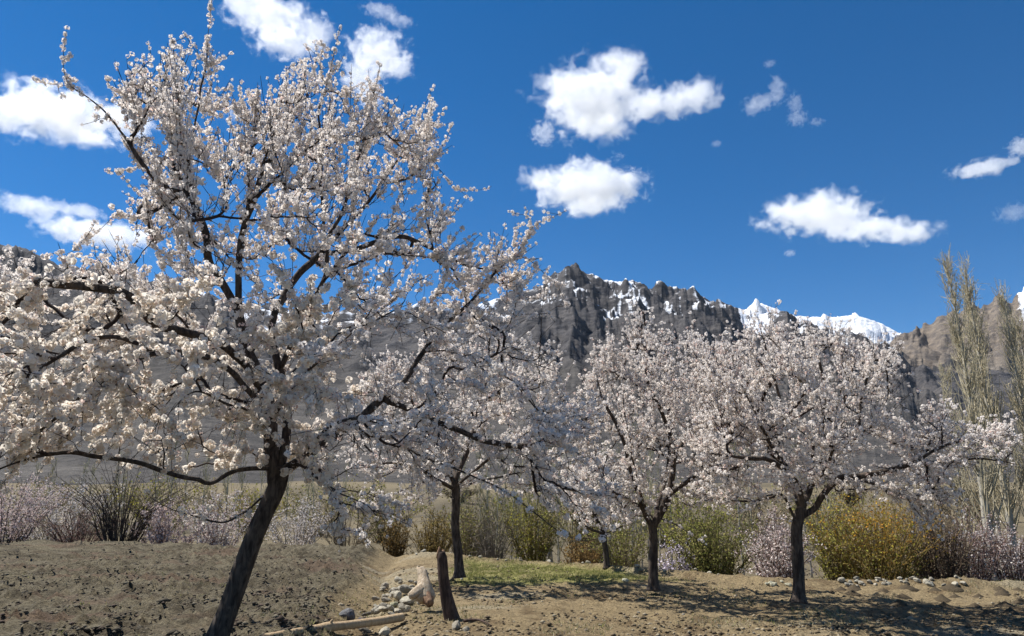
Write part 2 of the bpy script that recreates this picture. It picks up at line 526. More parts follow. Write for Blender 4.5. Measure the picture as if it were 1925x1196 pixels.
# ------------------------------------------------------------------ clouds
def cloud(label, blobs, seed, dens=.011, alt=2000, nscale=1.3, amp=2.5, edge=.73, soft=3.3):
    pts = []
    for px, py, rx, ry in blobs:
        d = ray(px, py)
        t = alt / d.z
        p = Vector((0, 0, EYE)) + d * t
        k = t * d.length / math.sqrt(F * F + (px - CX) ** 2 + (py - CY) ** 2)
        pts.append((p, rx * k, ry * k))
    c = sum((p for p, _, _ in pts), Vector()) / len(pts)
    f = (c - Vector((0, 0, EYE))).normalized()
    r = f.cross(Vector((0, 0, 1))).normalized()
    u = r.cross(f)
    R = Matrix((r, f, u)).transposed()
    t = NT('cloud_vapour')
    tc = t.coord()
    size = max(max(a, b) for _, a, b in pts)
    mp = t.n('Mapping'); mp.inputs['Location'].default_value = (seed * 917, seed * 331, seed * 77)
    t.l(tc, mp.inputs[0])
    nz = t.noise(mp.outputs[0], 2.6 / size * nscale, 10, .62, .3)
    acc = None
    lo, hi = Vector((1e9,) * 3), Vector((-1e9,) * 3)
    for p, a, b in pts:
        q = R.transposed() @ (p - c)
        dep = (a + b) * .33
        m1 = t.n('VectorMath', operation='SUBTRACT'); t.l(tc, m1.inputs[0]); m1.inputs[1].default_value = q
        m2 = t.n('VectorMath', operation='DIVIDE'); t.l(m1.outputs[0], m2.inputs[0]); m2.inputs[1].default_value = (a, dep, b)
        m3 = t.n('VectorMath', operation='LENGTH'); t.l(m2.outputs[0], m3.inputs[0])
        if acc is None:
            acc = m3.outputs['Value']
        else:
            x = t.n('Math', operation='SMOOTH_MIN'); t.l(acc, x.inputs[0]); t.l(m3.outputs['Value'], x.inputs[1]); x.inputs[2].default_value = .35
            acc = x.outputs[0]
        e = Vector((a, dep, b)) * 1.45
        for i in range(3):
            lo[i] = min(lo[i], q[i] - e[i]); hi[i] = max(hi[i], q[i] + e[i])
    d0 = t.math('ADD', t.math('MULTIPLY', nz, amp), edge - amp * .5 + .12)
    d1 = t.math('MULTIPLY', t.math('SUBTRACT', d0, acc), soft, True)
    d2 = t.math('MULTIPLY', d1, dens)
    v = t.n('VolumePrincipled')
    v.inputs['Color'].default_value = (1, 1, 1, 1)
    v.inputs['Anisotropy'].default_value = .35
    t.l(d2, v.inputs['Density'])
    t.l(v.outputs[0], t.out.inputs['Volume'])
    vs = [(x, y, z) for x in (lo[0], hi[0]) for y in (lo[1], hi[1]) for z in (lo[2], hi[2])]
    me = bpy.data.meshes.new('cloud')
    me.from_pydata(vs, [], [(0, 1, 3, 2), (4, 6, 7, 5), (0, 4, 5, 1), (2, 3, 7, 6), (0, 2, 6, 4), (1, 5, 7, 3)])
    o = obj('cloud', me, t.m)
    o.matrix_world = Matrix.Translation(c) @ R.to_4x4()
    return tag(o, label, 'cloud', 'fair weather clouds in the blue sky')
cloud('largest white cloud, with a long arm, above the oval cloud', [(1115, 185, 112, 78), (1055, 160, 50, 30), (1160, 125, 62, 40), (1240, 195, 90, 36), (1310, 180, 50, 34), (1130, 235, 66, 40)], 1)
cloud('oval white cloud with a ragged end, between the largest cloud and the rock ridge', [(1100, 350, 105, 54), (1005, 335, 36, 26), (1165, 345, 60, 34), (1110, 385, 70, 24)], 2)
cloud('long flat white cloud tapering to a tail above the snow mountain', [(1525, 398, 105, 42), (1575, 415, 70, 32), (1630, 430, 85, 28), (1710, 437, 66, 22)], 3)
cloud('broad white cloud behind the topmost blossom shoots of the leaning tree', [(110, 212, 120, 56), (220, 225, 70, 36), (10, 215, 80, 45), (170, 258, 60, 24)], 4)
cloud('white cloud with ragged lower edge above the crown of the leaning tree', [(500, 25, 85, 50), (535, 75, 70, 40), (450, 5, 45, 28), (590, 60, 40, 40)], 5, amp=2.4)
cloud('hook-shaped white cloud beside the highest shoots of the leaning tree', [(708, 98, 66, 52), (680, 145, 44, 40), (745, 125, 44, 26), (695, 180, 30, 28)], 6)
cloud('thin slanting wisp of cloud over the hook-shaped cloud', [(715, 20, 40, 16), (750, 38, 34, 14)], 7, dens=.006)
cloud('thin torn white cloud low over the dark mountain shoulder', [(60, 388, 70, 24), (140, 395, 60, 16), (85, 418, 30, 14)], 8, dens=.006)
cloud('flat white cloud lying just above the dark mountain shoulder', [(180, 440, 95, 30), (250, 450, 60, 26), (120, 432, 50, 14)], 9, dens=.009)
cloud('small flat white cloud above the tops of the tall poplars', [(1845, 316, 62, 20), (1890, 308, 34, 12)], 10, dens=.010)
cloud('small round white cloud over the flat cloud near the poplars', [(1922, 276, 30, 22)], 11, dens=.010)
cloud('thin hooked cloud scrap next to the largest cloud', [(1435, 190, 40, 18), (1462, 165, 18, 26), (1415, 205, 22, 16)], 12, dens=.005, amp=2.6)
cloud('ragged trailing cloud scrap beyond the hooked scrap', [(1495, 195, 16, 24), (1500, 222, 22, 18), (1535, 230, 16, 10)], 13, dens=.004, amp=2.8)
cloud('small puffy cloud under the near end of the largest cloud', [(1022, 250, 28, 28)], 14, dens=.007, amp=2.4)
cloud('faint thin cloud patch beside the tall poplars', [(1905, 400, 34, 20)], 15, dens=.003, amp=2.6)
cloud('tiny cloud puff close above the rock ridge', [(1485, 476, 12, 8)], 16, dens=.008)
cloud('tiny cloud puff below the long arm of the largest cloud', [(1347, 270, 12, 8)], 17, dens=.006)
cloud('tiny cloud puff over the hooked scrap', [(1447, 120, 13, 9)], 18, dens=.006)
cloud('faint cloud wisp behind the upper blossom shoots', [(450, 215, 34, 20)], 19, dens=.004, amp=2.4)

# ------------------------------------------------------------------ blossom clusters
def flower_template(nf, R, fr, seed, hemi=False):
    """a rounded clump of nf five-petalled cups; returns verts, tris, colours"""
    r = np.random.default_rng(seed)
    V, T, C = [], [], []
    k = 5
    i0 = 0
    for f in range(nf):
        z = 1 - 2 * (f + .5) / nf
        ph = f * 2.39996 + r.uniform(0, .6)
        d = np.array([math.sqrt(1 - z * z) * math.cos(ph), math.sqrt(1 - z * z) * math.sin(ph), z])
        d = unit(d + r.normal(size=3) * .2)
        c = d * R * r.uniform(.75, 1.1)
        ax = unit(d + r.normal(size=3) * .3)
        a = unit(np.cross(ax, r.normal(size=3)))
        b = np.cross(ax, a)
        s = fr * r.uniform(.8, 1.2)
        V.append(c - ax * s * .25)
        base = np.array([.935, .885, .80]) * r.uniform(.95, 1.0)
        base = base * (1 - np.array([0, .02, .015]) * r.uniform(0, 1))
        C.append(np.array([.88, .82, .72]) if r.uniform() < .78 else np.array([.74, .54, .40]))
        for j in range(k):
            th = j * 2 * math.pi / k + r.uniform(-.15, .15)
            V.append(c + (a * math.cos(th) + b * math.sin(th)) * s * r.uniform(.85, 1.15) + ax * s * r.uniform(-.05, .3))
            C.append(base)
            T.append((i0, i0 + 1 + j, i0 + 1 + (j + 1) % k))
        i0 += k + 1
    return np.array(V), np.array(T), np.array(C)
def stamp(buf, temps, P, scale, tint=None):
    """copies of templates at points P, random rotation"""
    n = len(P)
    which = rng.integers(0, len(temps), n)
    for ti, (V, T, C) in enumerate(temps):
        idx = np.nonzero(which == ti)[0]
        if not len(idx):
            continue
        Rm = rand_rot(len(idx)) * scale[idx][:, None, None]
        W = np.einsum('nij,vj->nvi', Rm, V) + P[idx][:, None]
        TT = T[None] + (np.arange(len(idx)) * len(V))[:, None, None]
        CC = np.broadcast_to(C[None], W.shape)
        if tint is not None:
            CC = CC * tint[idx][:, None]
        buf.add(W.reshape(-1, 3), TT.reshape(-1, 3), CC.reshape(-1, 3))
T_LOW = [flower_template(11, .035, .0230, 150 + i) for i in range(8)]
def small_template(nf, R, fr, seed):
    """the same clump for trees farther off: one folded pair of triangles for each flower"""
    r = np.random.default_rng(seed)
    V, T, C = [], [], []
    for f in range(nf):
        z = 1 - 2 * (f + .5) / nf
        ph = f * 2.39996 + r.uniform(0, .6)
        d = unit(np.array([math.sqrt(1 - z * z) * math.cos(ph), math.sqrt(1 - z * z) * math.sin(ph), z]) + r.normal(size=3) * .2)
        c = d * R * r.uniform(.75, 1.15)
        ax = unit(d + r.normal(size=3) * .3)
        a = unit(np.cross(ax, r.normal(size=3))); b = np.cross(ax, a)
        s_ = fr * r.uniform(.85, 1.2)
        V += [c - a * s_, c - b * s_ * .9 + ax * s_ * .35, c + a * s_, c + b * s_ * .9 + ax * s_ * .35]
        T += [(4 * f, 4 * f + 1, 4 * f + 2), (4 * f, 4 * f + 2, 4 * f + 3)]
        base = np.array([.93, .88, .825]) * r.uniform(.93, 1.0)
        C += [base, base, base * np.array([1, .97, .96]), base]
    return np.array(V), np.array(T), np.array(C)
T_MID = [small_template(8, .021, .0182, 200 + i) for i in range(8)]
T_BIG = [small_template(11, .026, .0190, 100 + i) for i in range(10)]
T_BUD = [flower_template(5, .018, .012, 300 + i) for i in range(4)]

# ------------------------------------------------------------------ fruit trees
def project(P):
    c, s = math.cos(PITCH), math.sin(PITCH)
    d = P - np.array([0, 0, EYE])
    zc = d[:, 1] * c + d[:, 2] * s
    return CX + F * d[:, 0] / zc, CY - F * (-d[:, 1] * s + d[:, 2] * c) / zc
def poly_dist(pts, poly):
    """signed distance in pixels, > 0 inside"""
    P = np.asarray(poly, float)
    A, B = P, np.roll(P, -1, 0)
    d = np.full(len(pts), 1e9)
    ins = np.zeros(len(pts), bool)
    for a, b in zip(A, B):
        ab = b - a
        t = np.clip(((pts - a) @ ab) / (ab @ ab), 0, 1)
        d = np.minimum(d, np.linalg.norm(pts - a - t[:, None] * ab, axis=1))
        cr = ((a[1] > pts[:, 1]) != (b[1] > pts[:, 1])) & (pts[:, 0] < (b[0] - a[0]) * (pts[:, 1] - a[1]) / (b[1] - a[1] + 1e-9) + a[0])
        ins ^= cr
    return np.where(ins, d, -d)

def fruit_tree(label, trunk, limbs, poly, Y0, depth, tips1, tips2, R0, rtip, temps, spacing, cscale, spikes=(), seed=1, roughk=18, up=.35, bare=.2, edge_px=220, spur=.17, group=None, rlim=.013, shoots=900, temps_low=None, fine_top=0.0):
    global rng
    rng = np.random.default_rng(seed)
    step = .06
    pos, par, br = [], [], []                 # nodes
    branches = []                             # (kind, [node indices])
    def add_path(P, parent, kind):
        ids = [parent] if parent >= 0 else []
        for p in P:
            pos.append(p); par.append(ids[-1] if ids else -1)
            ids.append(len(pos) - 1)
        branches.append((kind, ids))
        return ids
    tp = spline([at(*p) for p in trunk], step)
    base = tp[0].copy()
    add_path(tp, -1, 'trunk')
    for L in limbs:
        P = spline([at(*p) for p in L], step)
        sl_ = np.arange(len(P)) * step
        P = P + np.stack([.035 * fbm(sl_ * 1.7, sl_ * 0 + 7 * len(branches) + 31 * j, 0, 3, seed + j) for j in range(3)], -1) * np.minimum(1, sl_ / .4)[:, None]
        A = np.array(pos)
        d = np.linalg.norm(A - P[0], axis=1)
        n = int(np.argmin(d))
        if d[n] > .12:
            P = np.vstack([spline([A[n], (A[n] + P[0]) / 2, P[0]], step)[1:-1], P])
        else:
            P = P[1:]
        add_path(P, n, 'limb')
    A = np.array(pos); PA = np.array(par)
    dirs = unit(A - A[np.maximum(PA, 0)])
    cap = 60000
    NP = np.zeros((cap, 3)); ND = np.zeros((cap, 3))
    n0 = len(A)
    NP[:n0], ND[:n0] = A, dirs
    ND[0] = (0, 0, 1)
    ntr = len(tp)
    ok = np.ones(cap, bool)
    ok[:int(ntr * .8)] = False
    cnt = [n0]
    def sprout(T, upk, jit=.005, kind='twig', wob=1.0):
        m = cnt[0]
        dv = T - NP[:m]
        dd = np.linalg.norm(dv, axis=1) + 1e-6
        cs = np.einsum('ij,ij->i', dv, ND[:m]) / dd
        cost = dd * (1 + .9 * (1 - cs)) + np.where(ok[:m], 0, 50)
        n = int(np.argmin(cost))
        L = dd[n]
        if L < .07 or (L > 1.0 and upk < .5):
            return
        u = dv[n] / L
        t0 = unit(ND[n] * .45 + u * .85 + rng.normal(size=3) * .12)
        t1 = unit(u + np.array([0, 0, upk]) + rng.normal(size=3) * .18)
        k = max(2, int(round(L * 1.08 / step)))
        s = (np.arange(1, k + 1) / k)[:, None]
        p0, p1 = NP[n], T
        H = (2 * s ** 3 - 3 * s ** 2 + 1) * p0 + (s ** 3 - 2 * s ** 2 + s) * t0 * L + (-2 * s ** 3 + 3 * s ** 2) * p1 + (s ** 3 - s ** 2) * t1 * L
        H[:-1] += rng.normal(size=H[:-1].shape) * jit
        ids = add_path(H, n, kind)
        k0 = cnt[0]
        NP[k0:k0 + k] = H
        Q = np.vstack([p0, H])
        ND[k0:k0 + k] = unit(np.diff(Q, axis=0))
        cnt[0] += k
    def sample(n):
        P = np.asarray(poly, float)
        out = []
        while len(out) < n:
            q = rng.uniform(P.min(0), P.max(0), size=(n * 3, 2))
            sd = poly_dist(q, poly)
            for (a, b), s in zip(q, sd):
                if s > 0:
                    h = depth * math.sqrt(min(1, s / edge_px))
                    out.append((a, b, Y0(a, b) + h * rng.uniform(-1, 1)))
        out = np.array(out[:n])
        return atn(out[:, 0], out[:, 1], out[:, 2])
    ctr = np.array(pos).mean(0)
    q = sample(tips1)
    for T in q[np.argsort(np.min(np.linalg.norm(q[:, None] - np.array(pos)[None, ::4], axis=2), axis=1))]:
        sprout(T, up * (1 if T[2] > ctr[2] else .2))
    n_spk = [len(branches), 0]
    for s in spikes:
        sprout(np.array(at(*s)), .5, .003)
    n_spk[1] = len(branches)
    for T in sample(tips2):
        sprout(T, up * (1.3 if T[2] > ctr[2] else .1), .005)
    # straight young shoots, outward and up
    m = cnt[0]
    deep = poly_dist(np.stack(project(NP[:m]), -1), poly)
    cand = np.nonzero((deep > 12) & ok[:m] & (np.arange(m) >= n0 * .35))[0]
    wt = 1 + 2.0 * smooth(-.2, 1.2, NP[cand, 2] - ctr[2])
    cand = rng.choice(cand, min(shoots, len(cand)), replace=False, p=wt / wt.sum())
    for i in cand:
        out_ = unit(NP[i] - ctr)
        hi_ = smooth(-.6, .9, np.array(NP[i][2] - ctr[2]))
        L = rng.uniform(.14, .44 + .14 * hi_) * min(1, deep[i] / 45 + .3)
        d = unit(ND[i] * .55 + out_ * .45 + np.array([0, 0, .10 + .75 * hi_]) + rng.normal(size=3) * (.42 - .08 * hi_))
        k = max(2, int(round(L / step)))
        tt = np.linspace(0, 1, k + 1)[1:, None]
        H = NP[i] + d * L * tt + np.array([0, 0, 1.0]) * (.12 * L * tt ** 2) * (2 * hi_ - .8)
        add_path(H, int(i), 'shoot')
    # radii
    n = len(pos)
    A = np.array(pos); PA = np.array(par)
    dense = np.ones(n)
    size_ = np.ones(n)
    for bi, (kind, ids) in enumerate(branches):
        if kind == 'limb' and A[ids[-1]][2] > ctr[2] + .4:
            dense[ids[-14:]] = 3.4
            size_[ids[-14:]] = np.linspace(1.1, .7, len(ids[-14:]))
        if n_spk[0] <= bi < n_spk[1]:
            dense[ids[-9:]] = 3.2
            size_[ids[-9:]] = np.linspace(1.05, .7, len(ids[-9:]))
        if kind == 'shoot':
            dense[ids[1:]] = 2.0
            size_[ids[1:]] = np.linspace(.95, .6, len(ids) - 1)
    W = np.zeros(n)
    haschild = np.zeros(n, bool)
    haschild[PA[PA >= 0]] = True
    W[~haschild] = 1
    for i in range(n - 1, 0, -1):
        W[PA[i]] += W[i]
    e = math.log(R0 / rtip) / math.log(W[int(ntr * .5)])
    rad = rtip * W ** e
    root = empty('apricot_tree', tuple(base))
    tag(root, label, 'tree', group)
    tw = Buf()
    for kind, ids in branches:
        P = A[ids]
        r = rad[ids].copy()
        if kind != 'trunk':
            r[0] = min(r[0], r[1] * 1.25) if len(r) > 1 else r[0]
        if kind == 'trunk':
            r = R0 * np.interp(np.linspace(0, 1, len(r)), [0, .06, .2, .7, 1], [1.6, 1.2, 1.0, .95, .92])
            Pd = spline(P, .03)
            rd = np.interp(np.linspace(0, 1, len(Pd)), np.linspace(0, 1, len(r)), r)
            b = Buf(); b.add(*tube(Pd, rd, roughk + 10, rough=.16, seed=seed))
            obj('trunk', b.mesh('trunk', True, base), BARK, root)
        elif kind == 'limb':
            r = np.maximum(r, .012 * (1 - np.linspace(0, 1, len(r)) ** 2))
            r = np.convolve(np.pad(r, 2, 'edge'), np.ones(5) / 5, 'valid')
            b = Buf(); b.add(*tube(P, r, 10, rough=.14, seed=seed + len(ids)))
            obj('limb', b.mesh('limb', True, base), BARK, root)
        else:
            r[-1] *= .6
            tw.add(*tube(P, r, 5 if r[0] > .012 else 3, cap=False))
    # blossom positions: along thin wood, on short spurs off thicker wood
    idx = np.nonzero((rad < rlim) & (PA >= 0))[0]
    P0, P1 = A[PA[idx]], A[idx]
    L = np.linalg.norm(P1 - P0, axis=1)
    dens = L / spacing
    # bare stretches and fuller stretches
    pn = noise(P1[:, 0] * 1.9, P1[:, 1] * 1.9, P1[:, 2] * 1.9, seed + 70)
    dens = dens * np.where(dense[idx] > 3, 1, np.clip(1.0 + 1.3 * pn, .10, 2.4))
    thin = rad[idx] < rtip * 1.6
    dens = dens * np.where(thin, 1.0, .7) * dense[idx]
    k = rng.poisson(dens)
    rep = np.repeat(np.arange(len(idx)), k)
    t = rng.uniform(0, 1, len(rep))[:, None]
    base_p = P0[rep] * (1 - t) + P1[rep] * t
    off = unit(rng.normal(size=(len(rep), 3))) * (rng.uniform(.006, .034, len(rep)) * cscale)[:, None]
    BP = base_p + off
    # spurs with their own clump
    isp = np.nonzero((rad < .045) & (PA >= 0) & (np.arange(n) > ntr))[0]
    isp = isp[rng.uniform(size=len(isp)) < np.where(rad[isp] > rlim, spur * 2.2, spur * .6)]
    sp0 = A[isp]
    sd = unit(rng.normal(size=(len(isp), 3)) + np.array([0, 0, .5]))
    sl = rng.uniform(.06, .20, len(isp))[:, None]
    sp1 = sp0 + sd * sl
    for a, b in zip(sp0, sp1):
        m = (a + b) / 2 + rng.normal(size=3) * .008
        tw.add(*tube(np.array([a, m, b]), [.004, .003, .002], 3, cap=False))
    BP = np.vstack([BP, sp1, sp0 + sd * sl * .65 + rng.normal(size=sp0.shape) * .015])
    sc = rng.uniform(.6, 1.25, len(BP)) * cscale
    sc[:len(rep)] *= size_[idx][rep]
    sc *= 1 - fine_top * smooth(.0, 1.2, BP[:, 2] - ctr[2])
    tint = 1 - rng.uniform(0, .07, (len(BP), 1)) * np.array([[.5, .75, .95]])
    if temps_low is not None:
        keep = (rng.uniform(size=len(BP)) > .22 * (BP[:, 2] < ctr[2]))
        BP, sc, tint = BP[keep], sc[keep], tint[keep]
    bl = Buf()
    bud = rng.uniform(size=len(BP)) < .10
    low = (BP[:, 2] < ctr[2] - .1 + .35 * noise(BP[:, 0] * 1.5, BP[:, 1] * 1.5, BP[:, 2] * 1.5, 5)) & (BP[:, 0] < -1.75 + .5 * noise(BP[:, 0] * 2, BP[:, 1] * 2, BP[:, 2] * 2, 6)) & (temps_low is not None)
    stamp(bl, temps, BP[~bud & ~low], sc[~bud & ~low], tint[~bud & ~low])
    if temps_low is not None:
        stamp(bl, temps_low, BP[~bud & low], sc[~bud & low], tint[~bud & low])
    stamp(bl, T_BUD, BP[bud], sc[bud] * 1.1, tint[bud] * np.array([[1, .86, .86]]))
    tag(obj('twigs', tw.mesh('twigs', False, base), BARK_THIN, root), kind='stuff')
    tag(obj('blossoms', bl.mesh('blossoms', False, base), PETAL, root), kind='stuff')
    return root

# --- the large leaning tree
T1 = [(400, 1222, 8.0), (428, 1150, 8.0), (452, 1080, 8.0), (474, 1020, 8.0), (500, 960, 8.0), (520, 915, 8.0), (528, 880, 8.0)]
L1 = [
    [(520, 915, 8.0), (505, 840, 8.0), (503, 760, 8.0), (482, 700, 8.0), (457, 620, 8.0), (447, 545, 7.95), (454, 441, 7.9), (481, 361, 7.8), (511, 250, 7.8), (544, 125, 7.8)],
    [(452, 590, 8.0), (420, 540, 7.8), (391, 490, 7.6), (384, 441, 7.5), (358, 371, 7.4), (356, 300, 7.4), (369, 225, 7.4), (386, 125, 7.4), (401, 2, 7.4)],
    [(357, 368, 7.4), (301, 346, 7.3), (261, 301, 7.2), (216, 231, 7.1), (170, 185, 7.1), (123, 145, 7.1), (125, 60, 7.1)],
    [(528, 880, 8.0), (540, 800, 8.15), (538, 730, 8.3), (518, 680, 8.3), (513, 610, 8.4), (528, 565, 8.5), (560, 515, 8.6), (596, 480, 8.7), (650, 426, 8.8), (690, 386, 8.9), (720, 346, 8.9), (756, 290, 9.0), (780, 240, 9.0), (816, 160, 9.0)],
    [(596, 480, 8.7), (661, 468, 8.8), (740, 445, 9.0), (800, 465, 9.2), (870, 500, 9.4)],
    [(530, 690, 8.3), (566, 595, 8.1), (591, 555, 8.0), (612, 500, 8.0), (608, 420, 8.0), (603, 346, 8.0), (605, 280, 8.0), (598, 220, 8.0), (615, 165, 8.0), (643, 45, 8.0)],
    [(526, 890, 8.0), (565, 868, 8.0), (621, 831, 8.0), (681, 786, 8.1), (720, 750, 8.3), (760, 715, 8.5), (800, 650, 8.7), (840, 605, 8.9), (890, 560, 9.0), (936, 506, 9.0), (981, 466, 9.0), (1006, 426, 9.0), (1068, 396, 9.0)],
    [(681, 786, 8.1), (721, 811, 7.9), (756, 836, 7.7), (809, 866, 7.5), (909, 898, 7.3), (955, 923, 7.2), (1000, 962, 7.1), (1051, 1003, 7.1), (1085, 1015, 7.1), (1114, 1015, 7.1), (1156, 996, 7.1)],
    [(720, 752, 8.3), (809, 786, 8.2), (860, 810, 8.1), (920, 835, 8.0), (1000, 835, 7.9), (1030, 815, 7.9), (1060, 790, 7.9), (1097, 765, 7.9), (1131, 742, 7.9)],
    [(490, 735, 8.0), (470, 700, 7.8), (442, 672, 7.6), (407, 642, 7.3), (355, 622, 7.0), (300, 612, 6.8), (273, 590, 6.7), (256, 570, 6.6), (227, 549, 6.5), (150, 540, 6.4), (60, 530, 6.3)],
    [(498, 770, 8.0), (419, 686, 7.5), (349, 663, 7.1), (291, 663, 6.8), (244, 680, 6.6), (204, 704, 6.5), (145, 756, 6.4), (105, 791, 6.3), (35, 832, 6.2), (-60, 860, 6.1)],
    [(515, 880, 8.0), (442, 884, 7.6), (395, 907, 7.4), (372, 901, 7.3), (337, 895, 7.2), (279, 872, 7.0), (233, 866, 6.9), (186, 861, 6.8), (128, 852, 6.7), (58, 866, 6.6), (-30, 895, 6.5)],
    [(497, 930, 8.0), (465, 959, 7.85), (430, 978, 7.7), (401, 977, 7.6), (372, 968, 7.5), (332, 959, 7.4), (291, 936, 7.3)],
    [(300, 662, 6.9), (240, 640, 6.5), (170, 640, 6.2), (90, 690, 6.0), (0, 740, 5.9), (-90, 770, 5.8)],
    [(500, 800, 8.0), (560, 720, 7.0), (620, 660, 6.4), (680, 600, 6.1), (720, 530, 6.0)],
    [(505, 830, 8.0), (480, 780, 7.0), (430, 760, 6.3), (370, 740, 5.9), (320, 780, 5.7)],
    [(505, 780, 8.0), (560, 690, 9.2), (620, 640, 10.0), (700, 590, 10.6), (780, 540, 11.0)],
    [(500, 760, 8.0), (430, 680, 9.2), (350, 620, 10.0), (270, 560, 10.5), (220, 500, 10.8)],
    [(454, 440, 7.9), (470, 380, 7.7), (468, 300, 7.6), (478, 240, 7.6), (485, 178, 7.6)],
    [(357, 330, 7.4), (335, 270, 7.5), (328, 200, 7.5), (326, 130, 7.5), (325, 74, 7.5)],
    [(600, 478, 8.7), (640, 400, 8.6), (668, 320, 8.5), (690, 240, 8.5), (700, 180, 8.5), (712, 122, 8.5)],
    [(720, 346, 8.9), (765, 335, 9.2), (805, 305, 9.3), (835, 270, 9.4), (850, 232, 9.4)],
    [(500, 310, 7.8), (530, 260, 8.3), (555, 210, 8.6), (575, 150, 8.7), (583, 112, 8.7)],
    [(560, 872, 8.0), (600, 900, 7.4), (640, 925, 7.0), (685, 945, 6.8), (705, 968, 6.8)],
    [(575, 862, 8.0), (600, 820, 6.9), (660, 790, 6.4), (740, 790, 6.1), (820, 760, 6.0)],
]
P1 = [(-260, 560), (-150, 500), (0, 515), (60, 490), (120, 480), (205, 505), (250, 440), (262, 385), (280, 335), (225, 310), (275, 275), (200, 235), (225, 175), (270, 140), (330, 120), (395, 85), (420, 165), (455, 205), (500, 205), (540, 165), (590, 130), (640, 110), (655, 185), (700, 165), (745, 225), (795, 205), (820, 255), (835, 270), (820, 340), (830, 390), (870, 450), (905, 410), (930, 460), (985, 430), (1035, 410), (990, 480), (1050, 545), (1060, 580), (1040, 640), (1060, 690), (1125, 745), (1150, 820), (1160, 900), (1150, 985), (1090, 1005), (1020, 950), (900, 905), (840, 900), (790, 930), (745, 975), (700, 1010), (640, 1020), (580, 965), (590, 905), (545, 868), (440, 880), (330, 885), (200, 855), (100, 860), (0, 890), (-150, 900), (-280, 800)]
SP1 = [(62, 148, 7.1), (265, 115, 7.2), (240, 125, 7.2), (200, 155, 7.15), (150, 235, 7.1), (195, 320, 7.3), (272, 165, 7.3), (325, 72, 7.4), (355, 66, 7.4), (440, 95, 7.4), (460, 165, 7.5), (485, 175, 7.8), (595, 75, 8.0), (655, 175, 8.2), (583, 110, 7.9), (712, 120, 8.6), (690, 150, 8.4), (740, 190, 8.8), (850, 230, 9.0), (830, 300, 8.9), (855, 355, 9.0), (925, 350, 9.0), (985, 385, 9.0), (962, 400, 9.0), (1010, 487, 9.0), (1062, 535, 9.0), (1066, 575, 9.0), (222, 402, 7.0), (172, 438, 6.8), (268, 300, 7.3), (120, 480, 6.6), (780, 270, 8.9), (810, 225, 9.0), (545, 145, 7.8), (410, 130, 7.4), (300, 190, 7.3), (640, 130, 8.0)]
def y1(px, py):
    return 8.0 - .9 * np.clip((480 - px) / 480, -1.1, 1.6) - .5 * smooth(500, 950, py) * (1 if px > 640 else .4)
fruit_tree('large leaning apricot tree in full white blossom, its trunk rising from the ploughed field', T1, L1, P1, y1, 2.3, 320, 500, .098, .0032, T_BIG, .092, 1.0, SP1, seed=11, shoots=3100, temps_low=T_LOW, fine_top=.18)

# --- the smaller trees standing behind
T2 = [(864, 1086, 15.7), (861, 1040, 15.7), (856, 990, 15.7), (857, 940, 15.7), (855, 905, 15.7)]
L2 = [[(855, 910, 15.7), (830, 860, 15.5), (800, 800, 15.4), (770, 740, 15.3), (750, 690, 15.2)],
      [(855, 905, 15.7), (880, 840, 15.9), (900, 770, 16), (915, 700, 16), (920, 630, 16)],
      [(857, 915, 15.7), (910, 870, 15.2), (970, 830, 14.8), (1030, 780, 14.6), (1060, 740, 14.6)],
      [(855, 920, 15.7), (800, 890, 15.0), (740, 870, 14.5), (690, 880, 14.3)],
      [(858, 920, 15.7), (920, 900, 16.3), (990, 890, 16.8), (1050, 900, 17)],
      [(855, 900, 15.7), (850, 820, 16.6), (840, 740, 17.2), (850, 660, 17.4)]]
P2 = [(650, 760), (700, 680), (800, 640), (880, 600), (930, 605), (1010, 660), (1090, 720), (1110, 830), (1095, 930), (1010, 945), (930, 930), (880, 925), (820, 950), (740, 960), (670, 940), (640, 850)]
fruit_tree('blossoming apricot tree standing just beyond the upright wooden post', T2, L2, P2, lambda a, b: 15.7, 1.9, 100, 240, .090, .0032, T_MID, .105, 1.15, seed=22, shoots=1200, roughk=8, edge_px=120, group='smaller apricot trees along the green strip')
T3 = [(1229, 1110, 13.5), (1228, 1060, 13.5), (1228, 1010, 13.5), (1226, 985, 13.5)]
L3 = [[(1227, 990, 13.5), (1247, 960, 13.5), (1260, 920, 13.5), (1265, 860, 13.5), (1255, 800, 13.5), (1225, 740, 13.4), (1213, 680, 13.4), (1211, 590, 13.4)],
      [(1226, 990, 13.5), (1208, 955, 13.4), (1192, 900, 13.2), (1172, 830, 13.0), (1140, 760, 12.9), (1118, 700, 12.8)],
      [(1258, 930, 13.5), (1300, 900, 13.3), (1345, 860, 13.1), (1380, 800, 13.0), (1390, 740, 13)],
      [(1264, 870, 13.5), (1300, 810, 13.8), (1330, 750, 14.0), (1340, 680, 14.1)],
      [(1208, 955, 13.4), (1160, 930, 13.0), (1115, 930, 12.7), (1080, 960, 12.6)],
      [(1228, 985, 13.5), (1250, 900, 14.4), (1260, 820, 15.0), (1280, 740, 15.2), (1285, 670, 15.2)],
      [(1240, 975, 13.5), (1275, 990, 12.9), (1300, 1010, 12.6), (1330, 1030, 12.5)],
      [(1215, 960, 13.4), (1190, 870, 12.2), (1180, 800, 11.9), (1170, 740, 11.8)]]
P3 = [(1070, 800), (1090, 740), (1110, 680), (1135, 640), (1180, 620), (1205, 575), (1230, 620), (1290, 630), (1350, 640), (1400, 690), (1420, 770), (1415, 860), (1390, 930), (1330, 960), (1270, 955), (1200, 985), (1130, 1000), (1080, 985), (1060, 900)]
